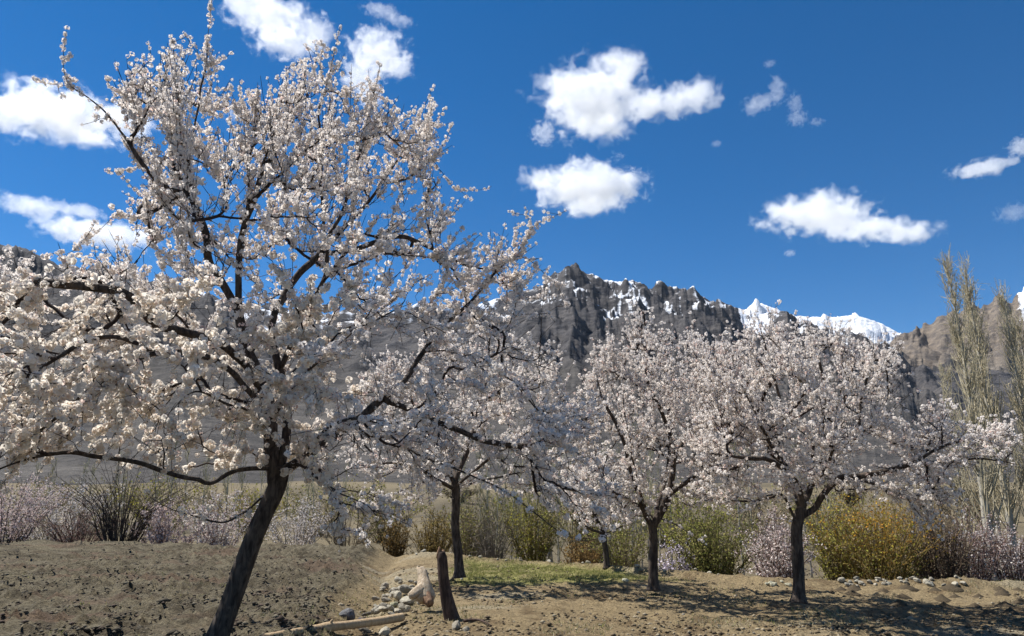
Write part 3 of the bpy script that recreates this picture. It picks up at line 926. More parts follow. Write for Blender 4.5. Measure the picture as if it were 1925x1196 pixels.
fruit_tree('blossoming apricot tree with a low forked trunk at the end of the green strip', T3, L3, P3, lambda a, b: 13.5, 1.7, 120, 280, .082, .0031, T_MID, .13, 1.02, shoots=1800, spikes=[(1210, 582, 13.4), (1120, 640, 12.8), (1150, 640, 13), (1300, 620, 14)], seed=33, roughk=8, edge_px=110, group='smaller apricot trees along the green strip')
T4 = [(1502, 1133, 11.8), (1501, 1080, 11.8), (1498, 1020, 11.8), (1499, 985, 11.8), (1508, 955, 11.8)]
L4 = [[(1508, 958, 11.8), (1501, 913, 11.7), (1472, 873, 11.6), (1443, 843, 11.5), (1454, 814, 11.5), (1466, 766, 11.5), (1461, 729, 11.5), (1440, 650, 11.5), (1425, 590, 11.5)],
      [(1485, 893, 11.65), (1450, 868, 11.3), (1420, 863, 11.1), (1380, 860, 10.9), (1330, 850, 10.8)],
      [(1508, 955, 11.8), (1527, 913, 11.9), (1531, 873, 12.0), (1529, 836, 12.0), (1545, 800, 12.1), (1550, 740, 12.1), (1530, 640, 12.1)],
      [(1527, 913, 11.9), (1538, 885, 11.8), (1549, 854, 11.6), (1586, 843, 11.5), (1608, 818, 11.4), (1619, 744, 11.4), (1645, 665, 11.4)],
      [(1503, 972, 11.8), (1530, 955, 11.8), (1545, 932, 11.7), (1564, 910, 11.7), (1586, 897, 11.6), (1620, 902, 11.5), (1660, 915, 11.4), (1700, 935, 11.3), (1730, 975, 11.2)],
      [(1600, 898, 11.6), (1660, 885, 11.4), (1719, 867, 11.2), (1761, 844, 11.1), (1804, 832, 11.0), (1905, 818, 11.0)],
      [(1719, 867, 11.2), (1780, 868, 11.1), (1840, 862, 11.0), (1915, 872, 11.0)],
      [(1499, 985, 11.8), (1472, 930, 11.6), (1435, 932, 11.4), (1400, 955, 11.3), (1370, 975, 11.2)],
      [(1472, 873, 11.6), (1430, 800, 11.2), (1400, 740, 11.0), (1370, 690, 11.0)],
      [(1508, 955, 11.8), (1540, 870, 12.8), (1590, 790, 13.3), (1660, 740, 13.6), (1690, 690, 13.7)],
      [(1502, 950, 11.8), (1470, 850, 12.8), (1420, 770, 13.3), (1380, 690, 13.5)],
      [(1527, 915, 11.9), (1560, 860, 10.9), (1570, 790, 10.5), (1580, 720, 10.3)]]
P4 = [(1290, 760), (1320, 670), (1380, 640), (1420, 595), (1445, 605), (1500, 625), (1560, 630), (1640, 655), (1695, 665), (1700, 740), (1710, 790), (1745, 745), (1775, 770), (1800, 795), (1900, 795), (1920, 840), (1880, 875), (1800, 890), (1790, 950), (1770, 985), (1730, 1000), (1690, 960), (1620, 930), (1570, 925), (1500, 935), (1430, 950), (1350, 960), (1300, 930), (1285, 850)]
fruit_tree('wide spreading blossoming apricot tree beside the small soil heaps', T4, L4, P4, lambda a, b: 11.7 - .5 * np.clip((a - 1650) / 250, 0, 1), 1.8, 130, 330, .086, .0031, T_MID, .13, .98, shoots=2400, spikes=[(1425, 575, 11.5), (1470, 600, 11.7), (1690, 650, 12), (1770, 735, 11.4), (1905, 790, 11), (1640, 640, 11.4)], seed=44, roughk=10, edge_px=120, group='smaller apricot trees along the green strip')
T5 = [(1141, 1069, 18), (1139, 1040, 18), (1136, 1015, 18), (1135, 1000, 18)]
L5 = [[(1135, 1003, 18), (1120, 970, 18), (1105, 930, 17.8), (1100, 890, 17.8)], [(1136, 1000, 18), (1150, 960, 18.2), (1165, 920, 18.4), (1160, 880, 18.4)],
      [(1136, 1005, 18), (1100, 990, 17.6), (1070, 970, 17.4)], [(1137, 1005, 18), (1175, 985, 17.8), (1200, 960, 17.7)]]
P5 = [(1050, 930), (1080, 870), (1150, 860), (1200, 900), (1210, 970), (1170, 1000), (1100, 1000), (1060, 980)]
fruit_tree('small blossoming apricot tree with a thin dark trunk behind the green strip', T5, L5, P5, lambda a, b: 18, 1.2, 30, 80, .065, .0032, T_MID, .11, 1.2, shoots=300, seed=55, roughk=6, edge_px=60, group='smaller apricot trees along the green strip')

# ------------------------------------------------------------------ shrubs and bare trees behind the field edge
def gz(x, y):
    return float(ground_z(np.array([x]), np.array([y]), False)[0])
def quads(buf, P, size, cols, flat=0.0):
    """small two-triangle leaves or petals"""
    n = len(P)
    a = unit(rng.normal(size=(n, 3)))
    b = unit(np.cross(a, rng.normal(size=(n, 3))))
    s = (size * rng.uniform(.6, 1.3, n))[:, None]
    V = np.stack([P - a * s, P - b * s * .7, P + a * s, P + b * s * .7], 1)
    T = np.array([[0, 1, 2], [0, 2, 3]])[None] + (np.arange(n) * 4)[:, None, None]
    cols = np.asarray(cols)
    C = cols[rng.integers(0, len(cols), n)] * rng.uniform(.8, 1.15, (n, 1))
    buf.add(V.reshape(-1, 3), T.reshape(-1, 3), np.repeat(np.clip(C, 0, .95), 4, 0))
def shrub(name, label, cat, px, Y, top_py, width_px, stems, stem_col, leaf_cols=None, leaves=0, leaf=.03, part='leaves', upright=.5, seed=0, sub=4, r0=.014, low=.25, group=None, loc=None, height=None, width=None, low_cols=None):
    global rng
    rng = np.random.default_rng(seed)
    if loc is None:
        x = at(px, 1000, Y).x
        z = gz(x, Y)
        H = max(.4, at(px, top_py - 18, Y).z - z)
        Wd = width_px / F * math.hypot(Y, x) * .5
    else:
        x, Y, z = loc
        H, Wd = height, width
    stems, leaves, leaf, r0 = (int(stems * 1.6), int(leaves * (2.2 if part == 'blossoms' else 2.5)), leaf * 1.25, r0 * 1.25) if loc is None else (stems, leaves, leaf, r0)
    root = empty(name, (x, Y, z))
    tag(root, label, cat, group)
    st = Buf()
    pts = []
    for i in range(stems):
        a = rng.uniform(0, 2 * math.pi)
        rr = math.sqrt(rng.uniform(0, 1))
        h = H * rng.uniform(.62, 1.0) * (1 - .28 * rr)
        tip = np.array([math.cos(a) * rr * Wd, math.sin(a) * rr * Wd, h])
        b0 = np.array([math.cos(a), math.sin(a), 0]) * rng.uniform(0, .10 + .12 * Wd) * np.array([1, 1, 0]) - np.array([0, 0, .06])
        mid = b0 * .4 + tip * .6 + np.array([0, 0, h * .10 * upright]) - np.array([tip[0], tip[1], 0]) * .18 * upright
        P = spline([b0, mid * .5 + b0 * .5, mid, tip], .24)
        P = P + np.r_[[[0, 0, 0]], rng.normal(size=(len(P) - 1, 3)) * .012]
        rad = np.linspace(r0, .005, len(P))
        c = np.array(stem_col) * rng.uniform(.75, 1.2)
        V, T = tube(P, rad, 3, cap=False)
        st.add(V, T, c)
        pts.append(P[int(len(P) * low):])
        for k in range(sub):
            j = rng.integers(int(len(P) * .3), len(P))
            d = unit(P[min(j, len(P) - 1)] - P[max(j - 1, 0)] + rng.normal(size=3) * .55 + np.array([0, 0, .2]))
            q = P[j] + d * H * rng.uniform(.08, .26)
            Q = np.array([P[j], (P[j] + q) / 2 + rng.normal(size=3) * .02, q])
            V, T = tube(Q, [.007, .006, .004], 3, cap=False)
            st.add(V, T, c)
            pts.append(Q)
    tag(obj('stems', st.mesh('stems'), TWIG_TINT, root), kind='stuff')
    if leaves:
        A = np.vstack([np.stack([np.interp(np.linspace(0, 1, len(p) * 6), np.linspace(0, 1, len(p)), p[:, k]) for k in range(3)], -1) for p in pts])
        P = A[rng.integers(0, len(A), leaves)] + rng.normal(size=(leaves, 3)) * leaf * 1.3
        P[:, 2] = np.maximum(P[:, 2], .02)
        lf = Buf()
        if low_cols is None:
            quads(lf, P, leaf, leaf_cols)
        else:
            hi_ = P[:, 2] + .35 * H * noise(P[:, 0] * 2, P[:, 1] * 2, 0, seed) > .52 * H
            quads(lf, P[hi_], leaf, leaf_cols)
            quads(lf, P[~hi_], leaf, low_cols)
        tag(obj(part, lf.mesh(part), LEAF, root), kind='stuff')
    return root
PINK = [(.66, .52, .48), (.70, .60, .55), (.52, .40, .37), (.66, .55, .51)]
PALEP = [(.66, .60, .55), (.58, .51, .47), (.72, .67, .62)]
GREEN = [(.27, .28, .075), (.33, .33, .10), (.21, .22, .06), (.30, .25, .12)]
OLIVE = [(.27, .26, .08), (.33, .30, .10), (.22, .20, .07)]
ORANGE = [(.50, .30, .05), (.46, .22, .04), (.44, .34, .06)]
YELLOW = [(.40, .35, .06), (.34, .33, .07)]
TANL = [(.34, .27, .17), (.28, .22, .14)]
D_ST, T_ST, R_ST, O_ST = (.065, .050, .040), (.24, .19, .125), (.14, .085, .065), (.27, .19, .06)
SH = 'shrubs along the field edge'
shrub('blossom_shrub', 'pink blossoming shrub with dark stems at the far left corner of the ploughed field', 'shrub', 8, 27.2, 880, 210, 26, D_ST, PINK, 2600, .028, 'blossoms', seed=61, group=SH)
shrub('bare_shrub', 'bare dark shrub of upright fanned stems behind the ploughed field', 'shrub', 228, 27.0, 868, 230, 46, D_ST, None, 0, seed=62, sub=5, upright=.9, r0=.018, group=SH)
shrub('blossom_shrub', 'bright pink low blossom shrub next to the bare fanned shrub', 'shrub', 318, 27.4, 955, 120, 18, R_ST, PINK, 2600, .028, 'blossoms', seed=63, low=.05, group=SH)
shrub('blossom_shrub', 'pale pink blossom shrub half hidden behind the leaning trunk', 'shrub', 415, 28.0, 925, 170, 22, R_ST, PALEP + PINK[:1], 2400, .028, 'blossoms', seed=64, low=.05, group=SH)
shrub('bare_shrub', 'low reddish brown bare shrub between the two pink shrubs', 'shrub', 150, 27.4, 955, 150, 40, R_ST, [(.30, .18, .15), (.36, .26, .22)], 700, .02, 'buds', seed=65, group=SH)
shrub('blossom_shrub', 'loose grey pink shrub right of the leaning trunk', 'shrub', 560, 27.5, 930, 170, 26, T_ST, PALEP, 1700, .026, 'blossoms', seed=66, group=SH)
shrub('bare_shrub', 'greyish leafless shrub under the low blossom branches of the leaning tree', 'shrub', 655, 27.0, 940, 150, 34, T_ST, TANL, 500, .02, 'buds', seed=67, group=SH)
shrub('willow_shrub', 'dark ochre brown shrub close to the post, at the bund', 'shrub', 742, 24.6, 975, 60, 44, (.13, .085, .035), [(.22, .14, .05), (.28, .19, .07)], 900, .022, 'buds', seed=68, upright=.2, group=SH)
shrub('willow_shrub', 'ochre shrub standing beside the trunk beyond the post', 'shrub', 815, 24.4, 970, 95, 56, (.15, .10, .04), [(.26, .19, .06), (.31, .23, .08)], 1300, .022, 'buds', seed=69, upright=.2, group=SH)
shrub('bare_shrub', 'grey bare shrub with thin twigs behind the green strip', 'shrub', 925, 24.0, 965, 95, 40, (.19, .16, .125), None, 0, seed=70, sub=6, group=SH)
shrub('willow_shrub', 'olive yellow willow shrub rising above the green strip', 'shrub', 1002, 24.5, 930, 130, 50, (.20, .16, .05), OLIVE + YELLOW + TANL, 1500, .026, 'leaves', seed=71, upright=.2, group=SH)
shrub('willow_shrub', 'low rust brown shrub between thin pale saplings', 'shrub', 1092, 22.5, 1020, 75, 44, (.19, .12, .05), [(.30, .20, .08), (.25, .16, .06)], 1100, .022, 'buds', seed=72, upright=.1, group=SH)
shrub('willow_shrub', 'thin olive shrub behind the small dark trunk', 'shrub', 1168, 21.5, 960, 120, 34, T_ST, OLIVE + GREEN[:1], 1200, .024, 'leaves', seed=73, group=SH)
shrub('blossom_shrub', 'small lilac white shrub beside the forked tree trunk', 'shrub', 1268, 19.0, 1020, 70, 16, D_ST, [(.74, .66, .72), (.66, .58, .66)], 800, .02, 'blossoms', seed=74, group=SH)
shrub('willow_shrub', 'rounded fresh green willow bush between two blossoming trees', 'shrub', 1342, 19.0, 955, 165, 74, (.13, .115, .045), GREEN + OLIVE[:2], 1900, .023, 'leaves', seed=75, upright=.3, low=.4, group=SH)
shrub('willow_shrub', 'paler green willow growing behind the rounded green bush', 'shrub', 1300, 21.5, 915, 140, 36, T_ST, GREEN + YELLOW, 1700, .026, 'leaves', seed=76, group=SH)
shrub('blossom_shrub', 'tall dusty pink blossom shrub left of the widest tree trunk', 'shrub', 1455, 17.6, 972, 130, 44, R_ST, PINK + PALEP, 3600, .020, 'blossoms', seed=77, low=.1, group=SH)
shrub('willow_shrub', 'orange and yellow willow bush with fanned stems behind the stone row', 'shrub', 1645, 17.6, 920, 210, 90, O_ST, ORANGE + ORANGE + YELLOW[:1], 2100, .021, 'leaves', seed=78, upright=.35, low=.45, group=SH, low_cols=OLIVE + YELLOW + TANL)
shrub('willow_shrub', 'yellow green willow leaning out from behind the widest tree trunk', 'shrub', 1575, 18.4, 950, 110, 40, T_ST, YELLOW + OLIVE, 2200, .021, 'leaves', seed=79, low=.35, group=SH)
shrub('bare_shrub', 'dark brown bare bush beyond the stone row', 'shrub', 1762, 17.2, 945, 120, 60, (.12, .085, .06), TANL, 900, .018, 'buds', seed=80, upright=.2, group=SH)
shrub('bare_shrub', 'pinkish brown twiggy bush at the foot of the tall poplars', 'shrub', 1815, 17.6, 965, 130, 60, (.20, .135, .115), PALEP + [(.42, .28, .26)], 1600, .018, 'buds', seed=81, upright=.1, group=SH)
shrub('blossom_shrub', 'pale pink shrub in front of the poplar trunks by the soil heaps', 'shrub', 1900, 17.4, 980, 130, 40, R_ST, PALEP + PINK, 2000, .018, 'blossoms', seed=82, group=SH)
shrub('bare_shrub', 'dry tan thicket behind the orange willow', 'shrub', 1700, 20.5, 935, 170, 60, T_ST, TANL, 1200, .022, 'buds', seed=83, group=SH)
shrub('willow_shrub', 'dull olive thicket behind the trunk beyond the post', 'shrub', 880, 29, 935, 170, 44, T_ST, OLIVE + TANL, 1800, .03, 'leaves', seed=84, group=SH)
shrub('willow_shrub', 'grey green thicket behind the pale saplings', 'shrub', 1110, 28, 915, 210, 50, T_ST, OLIVE + TANL, 2400, .03, 'leaves', seed=85, group=SH)
shrub('willow_shrub', 'faint yellow green shrub far behind the leaning trunk', 'shrub', 480, 36, 915, 130, 30, T_ST, YELLOW + TANL, 1500, .035, 'leaves', seed=86, group=SH)
shrub('blossom_shrub', 'pale grey pink shrub standing beyond the bare fanned shrub', 'shrub', 110, 32, 900, 190, 36, T_ST, PALEP, 2400, .03, 'blossoms', seed=87, group=SH)

for i, (px, Y, top, wd, lc) in enumerate([(40, 44, 905, 190, TANL), (175, 50, 890, 220, OLIVE + TANL), (300, 46, 885, 200, TANL + YELLOW), (400, 55, 900, 180, TANL), (600, 48, 895, 230, TANL + OLIVE), (720, 42, 905, 200, OLIVE + TANL), (985, 45, 905, 220, OLIVE), (1240, 40, 910, 190, TANL + GREEN), (1420, 42, 915, 200, TANL), (1560, 38, 905, 200, OLIVE + TANL), (1800, 36, 900, 220, TANL)]):
    shrub('valley_thicket', ['tan leafless thicket on the valley floor behind the far left pink shrub', 'olive tan thicket on the valley floor behind the bare fanned shrub', 'yellowish tan thicket on the valley floor beyond the bright pink shrub', 'small tan thicket on the valley floor behind the leaning trunk', 'wide tan thicket on the valley floor past the loose grey pink shrub', 'olive thicket on the valley floor behind the ochre shrubs', 'olive thicket on the valley floor behind the olive yellow willow', 'greenish tan thicket on the valley floor behind the forked trunk', 'tan thicket on the valley floor behind the dusty pink shrub', 'olive tan thicket on the valley floor beyond the orange willow', 'tan thicket on the valley floor behind the tall poplars'][i], 'thicket', px, Y, top, wd, 22, (.17, .14, .10), lc, 1200, .05, 'leaves', seed=160 + i, sub=3, r0=.02, low=.1, group='thickets on the valley floor')

# hillside bushes, far off
proto = shrub('hillside_bush', 'small dark bush dotted on the dry slope below the mountain', 'bush', 0, 0, 0, 0, 26, (.06, .045, .035), [(.07, .06, .04), (.10, .075, .055), (.12, .10, .05)], 900, .12, 'leaves', seed=88, sub=2, r0=.04, loc=(25, 80, gz(25, 80)), height=2.6, width=1.9, group='bushes on the far slope')
hb = np.random.default_rng(5)
for i in range(16):
    Y = hb.uniform(75, 260)
    x = hb.uniform(-.1, .66) * Y
    c = proto.copy(); COL.objects.link(c)
    c.location = (x, Y, gz(x, Y))
    c.rotation_euler = (0, 0, hb.uniform(0, 6.28))
    s_ = hb.uniform(.6, 1.7)
    c.scale = (s_ * hb.uniform(.9, 1.4), s_, s_ * hb.uniform(.7, 1.1))
    for ch in proto.children:
        d = ch.copy(); COL.objects.link(d); d.parent = c

# tall poplars and thin saplings
def poplar(name, label, pts, Y, r0, nb, seed, group, blen=1.7, spread=.26, buds=1700, col=(.54, .47, .32), mat=None):
    global rng
    rng = np.random.default_rng(seed)
    P = np.array([at(px, py, Y) for px, py in pts])
    z0 = gz(P[0, 0], Y)
    P[0, 2] = z0 - .1
    Q = spline(P, .25)
    base = np.array([Q[0, 0], Q[0, 1], z0])
    H = Q[-1, 2] - z0
    root = empty(name, tuple(base))
    tag(root, label, 'tree', group)
    t = np.linspace(0, 1, len(Q))
    Q = Q + np.stack([.03 * fbm(t * 9, t * 0 + seed, 0, 3, seed), .03 * fbm(t * 9, t * 0 + 3 + seed, 0, 3, seed), t * 0], -1) * (H / 6)
    b = Buf(); b.add(*tube(Q, r0 * (1 - .93 * t ** .8), 10, rough=.08, seed=seed))
    obj('trunk', b.mesh('trunk', True, base), POPLAR_BARK if mat is None else mat, root)
    br, tips = Buf(), []
    for i in range(nb):
        f = rng.uniform(.12, .97)
        p = np.array([np.interp(f, t, Q[:, k]) for k in range(3)])
        ax = unit(Q[min(int(f * len(Q)) + 1, len(Q) - 1)] - Q[int(f * len(Q)) - 1])
        a = rng.uniform(0, 2 * math.pi)
        sd = np.array([math.cos(a), math.sin(a), 0])
        L = blen * (1.12 - f) * rng.uniform(.5, 1.1) + .25
        d0, d1 = unit(ax + sd * spread * 2.4), unit(ax + sd * spread * .5)
        s = np.linspace(0, 1, 6)[:, None]
        B = p + L * (d0 * s * (1 - s * .5) + d1 * s * s * .5)
        r_ = r0 * .16 * (1.1 - f) + .009
        c = np.array(col) * rng.uniform(.75, 1.2)
        V, T = tube(B, np.linspace(r_, .006, 6), 3, cap=False)
        br.add(V, T, c); tips.append(B[1:])
        for k in range(5):
            j = rng.integers(1, 6)
            q = B[j] + unit(ax + rng.normal(size=3) * .45) * rng.uniform(.15, .5) * min(1, H / 6)
            V, T = tube(np.array([B[j], q]), [.007, .005], 3, cap=False)
            br.add(V, T, c); tips.append(np.array([B[j] * .5 + q * .5, q]))
    A = np.vstack(tips)
    tag(obj('branches', br.mesh('branches', False, base), TWIG_TINT, root), kind='stuff')
    if buds:
        lf = Buf()
        quads(lf, A[rng.integers(0, len(A), buds)] + rng.normal(size=(buds, 3)) * .03, .018, [(.44, .39, .24), (.50, .45, .30), (.38, .36, .18)])
        tag(obj('buds', lf.mesh('buds', False, base), LEAF, root), kind='stuff')
    return root
PG = 'tall bare poplars behind the soil heaps'
poplar('poplar_tree', 'tallest bare poplar with pale trunk, its thin top against the sky', [(1872, 1085), (1852, 960), (1831, 809), (1800, 609), (1776, 485)], 23.0, .15, 175, 91, PG)
poplar('poplar_tree', 'second tall bare poplar, next to the tallest one', [(1917, 1085), (1893, 960), (1863, 786), (1836, 640), (1811, 492)], 23.6, .14, 165, 92, PG)
poplar('poplar_tree', 'shorter bare poplar before the tan and snowy mountain', [(1962, 1085), (1945, 900), (1919, 748), (1900, 650), (1884, 552)], 23.4, .13, 150, 93, PG)
poplar('poplar_tree', 'slender poplar growing between the two tallest poplars', [(1888, 1085), (1868, 930), (1850, 800), (1836, 660), (1826, 545)], 25.5, .09, 90, 94, PG, 1.4)
poplar('poplar_tree', 'bushy olive poplar at the outer end of the poplar row', [(1985, 1085), (1965, 930), (1945, 800), (1928, 690), (1912, 600)], 24.2, .10, 150, 95, PG, 1.9)
poplar('poplar_tree', 'low young poplar on the orchard side of the poplar row', [(1832, 1085), (1815, 980), (1800, 880), (1785, 780), (1775, 700)], 25.0, .06, 70, 96, PG, 1.2)
poplar('poplar_tree', 'outermost bare poplar, past the bushy olive poplar', [(2040, 1085), (2010, 900), (1985, 740), (1965, 600)], 25.0, .11, 100, 97, PG, 1.7)
SG = 'thin poplar saplings behind the green strip'
S_LAB = 'thin pale poplar sapling in the stand behind the green strip'
protos = [poplar('poplar_sapling', S_LAB, [(1030 + 3 * i, 1062), (1032, 960), (1030, 870 - 20 * i)], 27.0, .035, 26, 120 + i, SG, .8, .25, 160, (.36, .33, .20)) for i in range(4)]
sp = np.random.default_rng(9)
for i, px in enumerate(list(np.linspace(872, 1255, 30)) + [1395, 1425, 1520, 1555]):
    src = protos[i % 4]
    Y = sp.uniform(23.5, 31) if px < 1260 else sp.uniform(21, 26)
    x = at(px + sp.uniform(-9, 9), 1000, Y).x
    c = src.copy(); COL.objects.link(c)
    c.location = (x, Y, gz(x, Y))
    c.rotation_euler = (sp.uniform(-.05, .05), sp.uniform(-.07, .05), sp.uniform(0, 6.28))
    k = sp.uniform(.75, 1.15)
    c.scale = (k, k, k * sp.uniform(.85, 1.15))
    if px > 1260:
        c['label'] = 'thin pale sapling behind the shrubs near the widest tree'
        c['group'] = 'thin saplings behind the shrubs'
    for ch in src.children:
        d = ch.copy(); COL.objects.link(d); d.parent = c
for i, px in enumerate(np.linspace(60, 640, 17)):
    src = protos[(i * 3 + 1) % 4]
    Y = sp.uniform(30, 40)
    x = at(px + sp.uniform(-14, 14), 1000, Y).x
    c = src.copy(); COL.objects.link(c)
    c.location = (x, Y, gz(x, Y))
    c.rotation_euler = (sp.uniform(-.05, .05), sp.uniform(0, .12), sp.uniform(0, 6.28))
    k = sp.uniform(.9, 1.3)
    c.scale = (k, k, k)
    c['label'] = 'thin leaning sapling behind the shrubs of the ploughed field'
    c['group'] = 'leaning saplings beyond the ploughed field'
    for ch in src.children:
        d = ch.copy(); COL.objects.link(d); d.parent = c

# ------------------------------------------------------------------ soil heaps
def gpix(px, py):
    z = 0.0
    for _ in range(12):
        p = ground(px, py, z)
        z = .5 * z + .5 * float(ground_z(np.array([p.x]), np.array([p.y]), False)[0])
    return p
def gfine(x, y):
    return float(ground_z(np.array([x]), np.array([y]))[0])
def mat_soil():
    t = NT('heap_soil')
    v = t.coord()
    a = t.noise(v, 28, 6, .7)
    return t.bsdf(t.ramp(a, [(.3, (.048, .036, .023)), (.7, (.105, .082, .052))]), .95, a, .8, .02, .1)
SOIL = mat_soil()
def heap_mesh(i):
    r = np.random.default_rng(400 + i)
    k, m = 22, 9
    th = np.arange(k) * 2 * math.pi / k
    V = []
    for j in range(m):
        f = j / (m - 1)
        rad = .26 * f * (1 + .18 * np.sin(th * 2 + i) * f + .10 * fbm(np.cos(th) * 2 + i, np.sin(th) * 2, 0, 3, 500 + i))
        z = .15 * (1 - f) ** 1.15 + .02 * fbm(np.cos(th) * 3 * f + i * 3, np.sin(th) * 3 * f, 0, 4, 510) * (1 - f * .5) - .05 * (f > .95)
        V.append(np.stack([rad * np.cos(th), rad * np.sin(th), z], -1))
    V = np.concatenate(V)
    T = []
    for j in range(m - 1):
        for q in range(k):
            a, b, c, d = j * k + q, j * k + (q + 1) % k, (j + 1) * k + (q + 1) % k, (j + 1) * k + q
            T += [(a, d, c), (a, c, b)]
    return mesh_np('soil_heap', V, T, None, True)
HM = [heap_mesh(i) for i in range(4)]
for i, (a, b) in enumerate([(540, 895), (625, 878), (615, 930), (820, 912), (970, 893), (940, 950), (1150, 895), (1255, 890), (1195, 962), (1285, 950), (1435, 945), (1570, 902), (1590, 930), (1410, 1002), (1605, 1002), (1710, 985), (1210, 1010), (920, 995), (1640, 1045), (1500, 1045), (1690, 900)]):
    p = gpix(1425 + a / 3.456, 850 + b / 3.456)
    o = obj('soil_heap', HM[i % 4], SOIL)
    o.location = (p.x, p.y, gfine(p.x, p.y) - .01)
    o.rotation_euler = (0, 0, i * 1.3)
    s_ = .48 + .28 * ((i * 37) % 10) / 10
    o.scale = (s_, s_, s_ * (.8 + .4 * ((i * 13) % 7) / 7))
    tag(o, 'small dark soil heap on the tan field by the stone row', 'soil heap', 'soil heaps on the tan field')

# ------------------------------------------------------------------ stones
def mat_stone():
    t = NT('field_stone')
    v = t.coord()
    a = t.noise(v, 2.2, 6, .6)
    b = t.noise(v, 9, 6, .65)
    info = t.n('ObjectInfo')
    c = t.mix(.55, info.outputs['Color'], t.ramp(b, [(.3, (.55, .54, .52)), (.7, (1.15, 1.13, 1.08))]), 'MULTIPLY')
    c = t.mix(.4, c, t.ramp(a, [(.35, (.6, .58, .55)), (.65, (1.1, 1.1, 1.1))]), 'MULTIPLY')
    return t.bsdf(c, .9, b, .5, .15, .15)
STONE = mat_stone()
import bmesh
def stone_mesh(i):
    bm = bmesh.new()
    bmesh.ops.create_icosphere(bm, subdivisions=2, radius=1)
    me = bpy.data.meshes.new('stone')
    V = np.array([v.co[:] for v in bm.verts])
    r = np.random.default_rng(700 + i)
    for k in range(11):                          # flat broken faces
        n = unit(r.normal(size=3)); d = r.uniform(.55, .85)
        h = V @ n
        V = V - np.clip(h - d, 0, 1)[:, None] * n * .9
    V = V * (1 + .10 * fbm(V[:, 0] * 1.6 + i * 7, V[:, 1] * 1.6, V[:, 2] * 1.6, 4, 710)[:, None])
    V = V * np.array([1, r.uniform(.65, .95), r.uniform(.45, .8)])
    for v, c in zip(bm.verts, V):
        v.co = c
    bm.to_mesh(me); bm.free()
    return me
SM = [stone_mesh(i) for i in range(8)]
for m in SM:
    m.materials.append(STONE)
sr = np.random.default_rng(12)
def stone(px, py, size, col, label, group=None, lift=.3, loc=None):
    p = gpix(px, py) if loc is None else Vector(loc)
    o = bpy.data.objects.new('stone', SM[sr.integers(0, 8)])
    COL.objects.link(o)
    s_ = size * .5
    o.location = (p.x, p.y, gfine(p.x, p.y) + s_ * lift if loc is None else p.z)
    o.rotation_euler = (sr.uniform(-.3, .3), sr.uniform(-.3, .3), sr.uniform(0, 6.28))
    o.scale = (s_ * sr.uniform(.9, 1.25), s_, s_ * sr.uniform(.85, 1.15))
    o.color = (*col, 1)
    return tag(o, label, 'stone', group)
PALE, MIDS, DARKS = (.50, .455, .36), (.36, .325, .26), (.17, .155, .13)
stone(757, 1113, .26, PALE, 'large pale stone leaning on the broken log in the stone heap', lift=.5)
stone(764, 1136, .27, PALE, 'biggest pale stone at the foot of the broken log')
stone(748, 1098, .20, PALE, 'pale angular stone at the back of the stone heap', lift=.6)
stone(740, 1143, .18, (.44, .42, .28), 'yellowish upright stone in the stone heap', lift=.5)
stone(652, 1164, .26, (.20, .20, .21), 'flat grey slab beyond the pale pole')
stone(676, 1166, .12, (.42, .38, .40), 'small pale lilac stone beside the flat grey slab')
stone(684, 1192, .17, DARKS, 'dark round stone in front of the pale pole')
stone(722, 1196, .20, PALE, 'pale stone beside the dark round stone')
stone(858, 1181, .20, MIDS, 'grey stone at the foot of the upright post')
stone(876, 1186, .12, MIDS, 'smaller grey stone next to the stone at the post')
hp = [(700, 1150), (708, 1118), (738, 1094), (775, 1092), (806, 1108), (806, 1135), (770, 1150), (735, 1160), (705, 1165)]
k = 0
while k < 64:
    q = np.array([[sr.uniform(690, 810), sr.uniform(1088, 1168)]])
    if poly_dist(q, hp)[0] > 0:
        stone(q[0, 0], q[0, 1], sr.uniform(.08, .20), [MIDS, PALE, PALE, (.40, .37, .30)][sr.integers(0, 4)], 'small stone in the heap around the broken log', 'stones in the heap', sr.uniform(.2, .9))
        k += 1
for i in range(12):
    stone(sr.uniform(640, 705), sr.uniform(1148, 1172), sr.uniform(.05, .13), [DARKS, MIDS][i % 2], 'dark stone between the heap and the pale pole', 'dark stones by the pale pole')
for i in range(36):
    px = sr.uniform(1585, 1800)
    x = at(px, 1090, 14.8).x
    y = float(bund_y(np.array([x]))[0]) - sr.uniform(-.05, .3)
    s_ = sr.uniform(.07, .18)
    stone(0, 0, s_, [PALE, MIDS, PALE, (.36, .34, .28)][i % 4], 'stone in the low row before the orange willow', 'stones in the low row', loc=(x, y, gfine(x, y) + s_ * .15))
for i in range(14):
    stone(sr.uniform(1440, 1492), sr.uniform(1092, 1104), sr.uniform(.07, .16), (.50, .48, .36), 'pale stone in the cluster beside the widest trunk', 'pale stones by the widest trunk')
for i in range(22):
    x = sr.uniform(-3.4, 4.6)
    y = float(bund_y(np.array([x]))[0]) + sr.uniform(-.15, .15)
    s_ = sr.uniform(.06, .15)
    stone(0, 0, s_, PALE, 'pale stone on the low earth bank behind the green strip', 'stones on the earth bank', loc=(x, y, gfine(x, y) + s_ * .15))
stone(1175, 1094, .16, (.50, .49, .38), 'lone pale stone on the grass edge near the forked trunk')
stone(868, 1090, .09, (.55, .53, .48), 'tiny white stone at the foot of the tree beyond the post')
for i in range(26):
    stone(sr.uniform(900, 1900), sr.uniform(1140, 1194), sr.uniform(.03, .08), [MIDS, (.36, .31, .22), (.26, .21, .15)][i % 3], 'small loose stone on the bare ground before the smaller trees', 'loose stones on the bare ground')

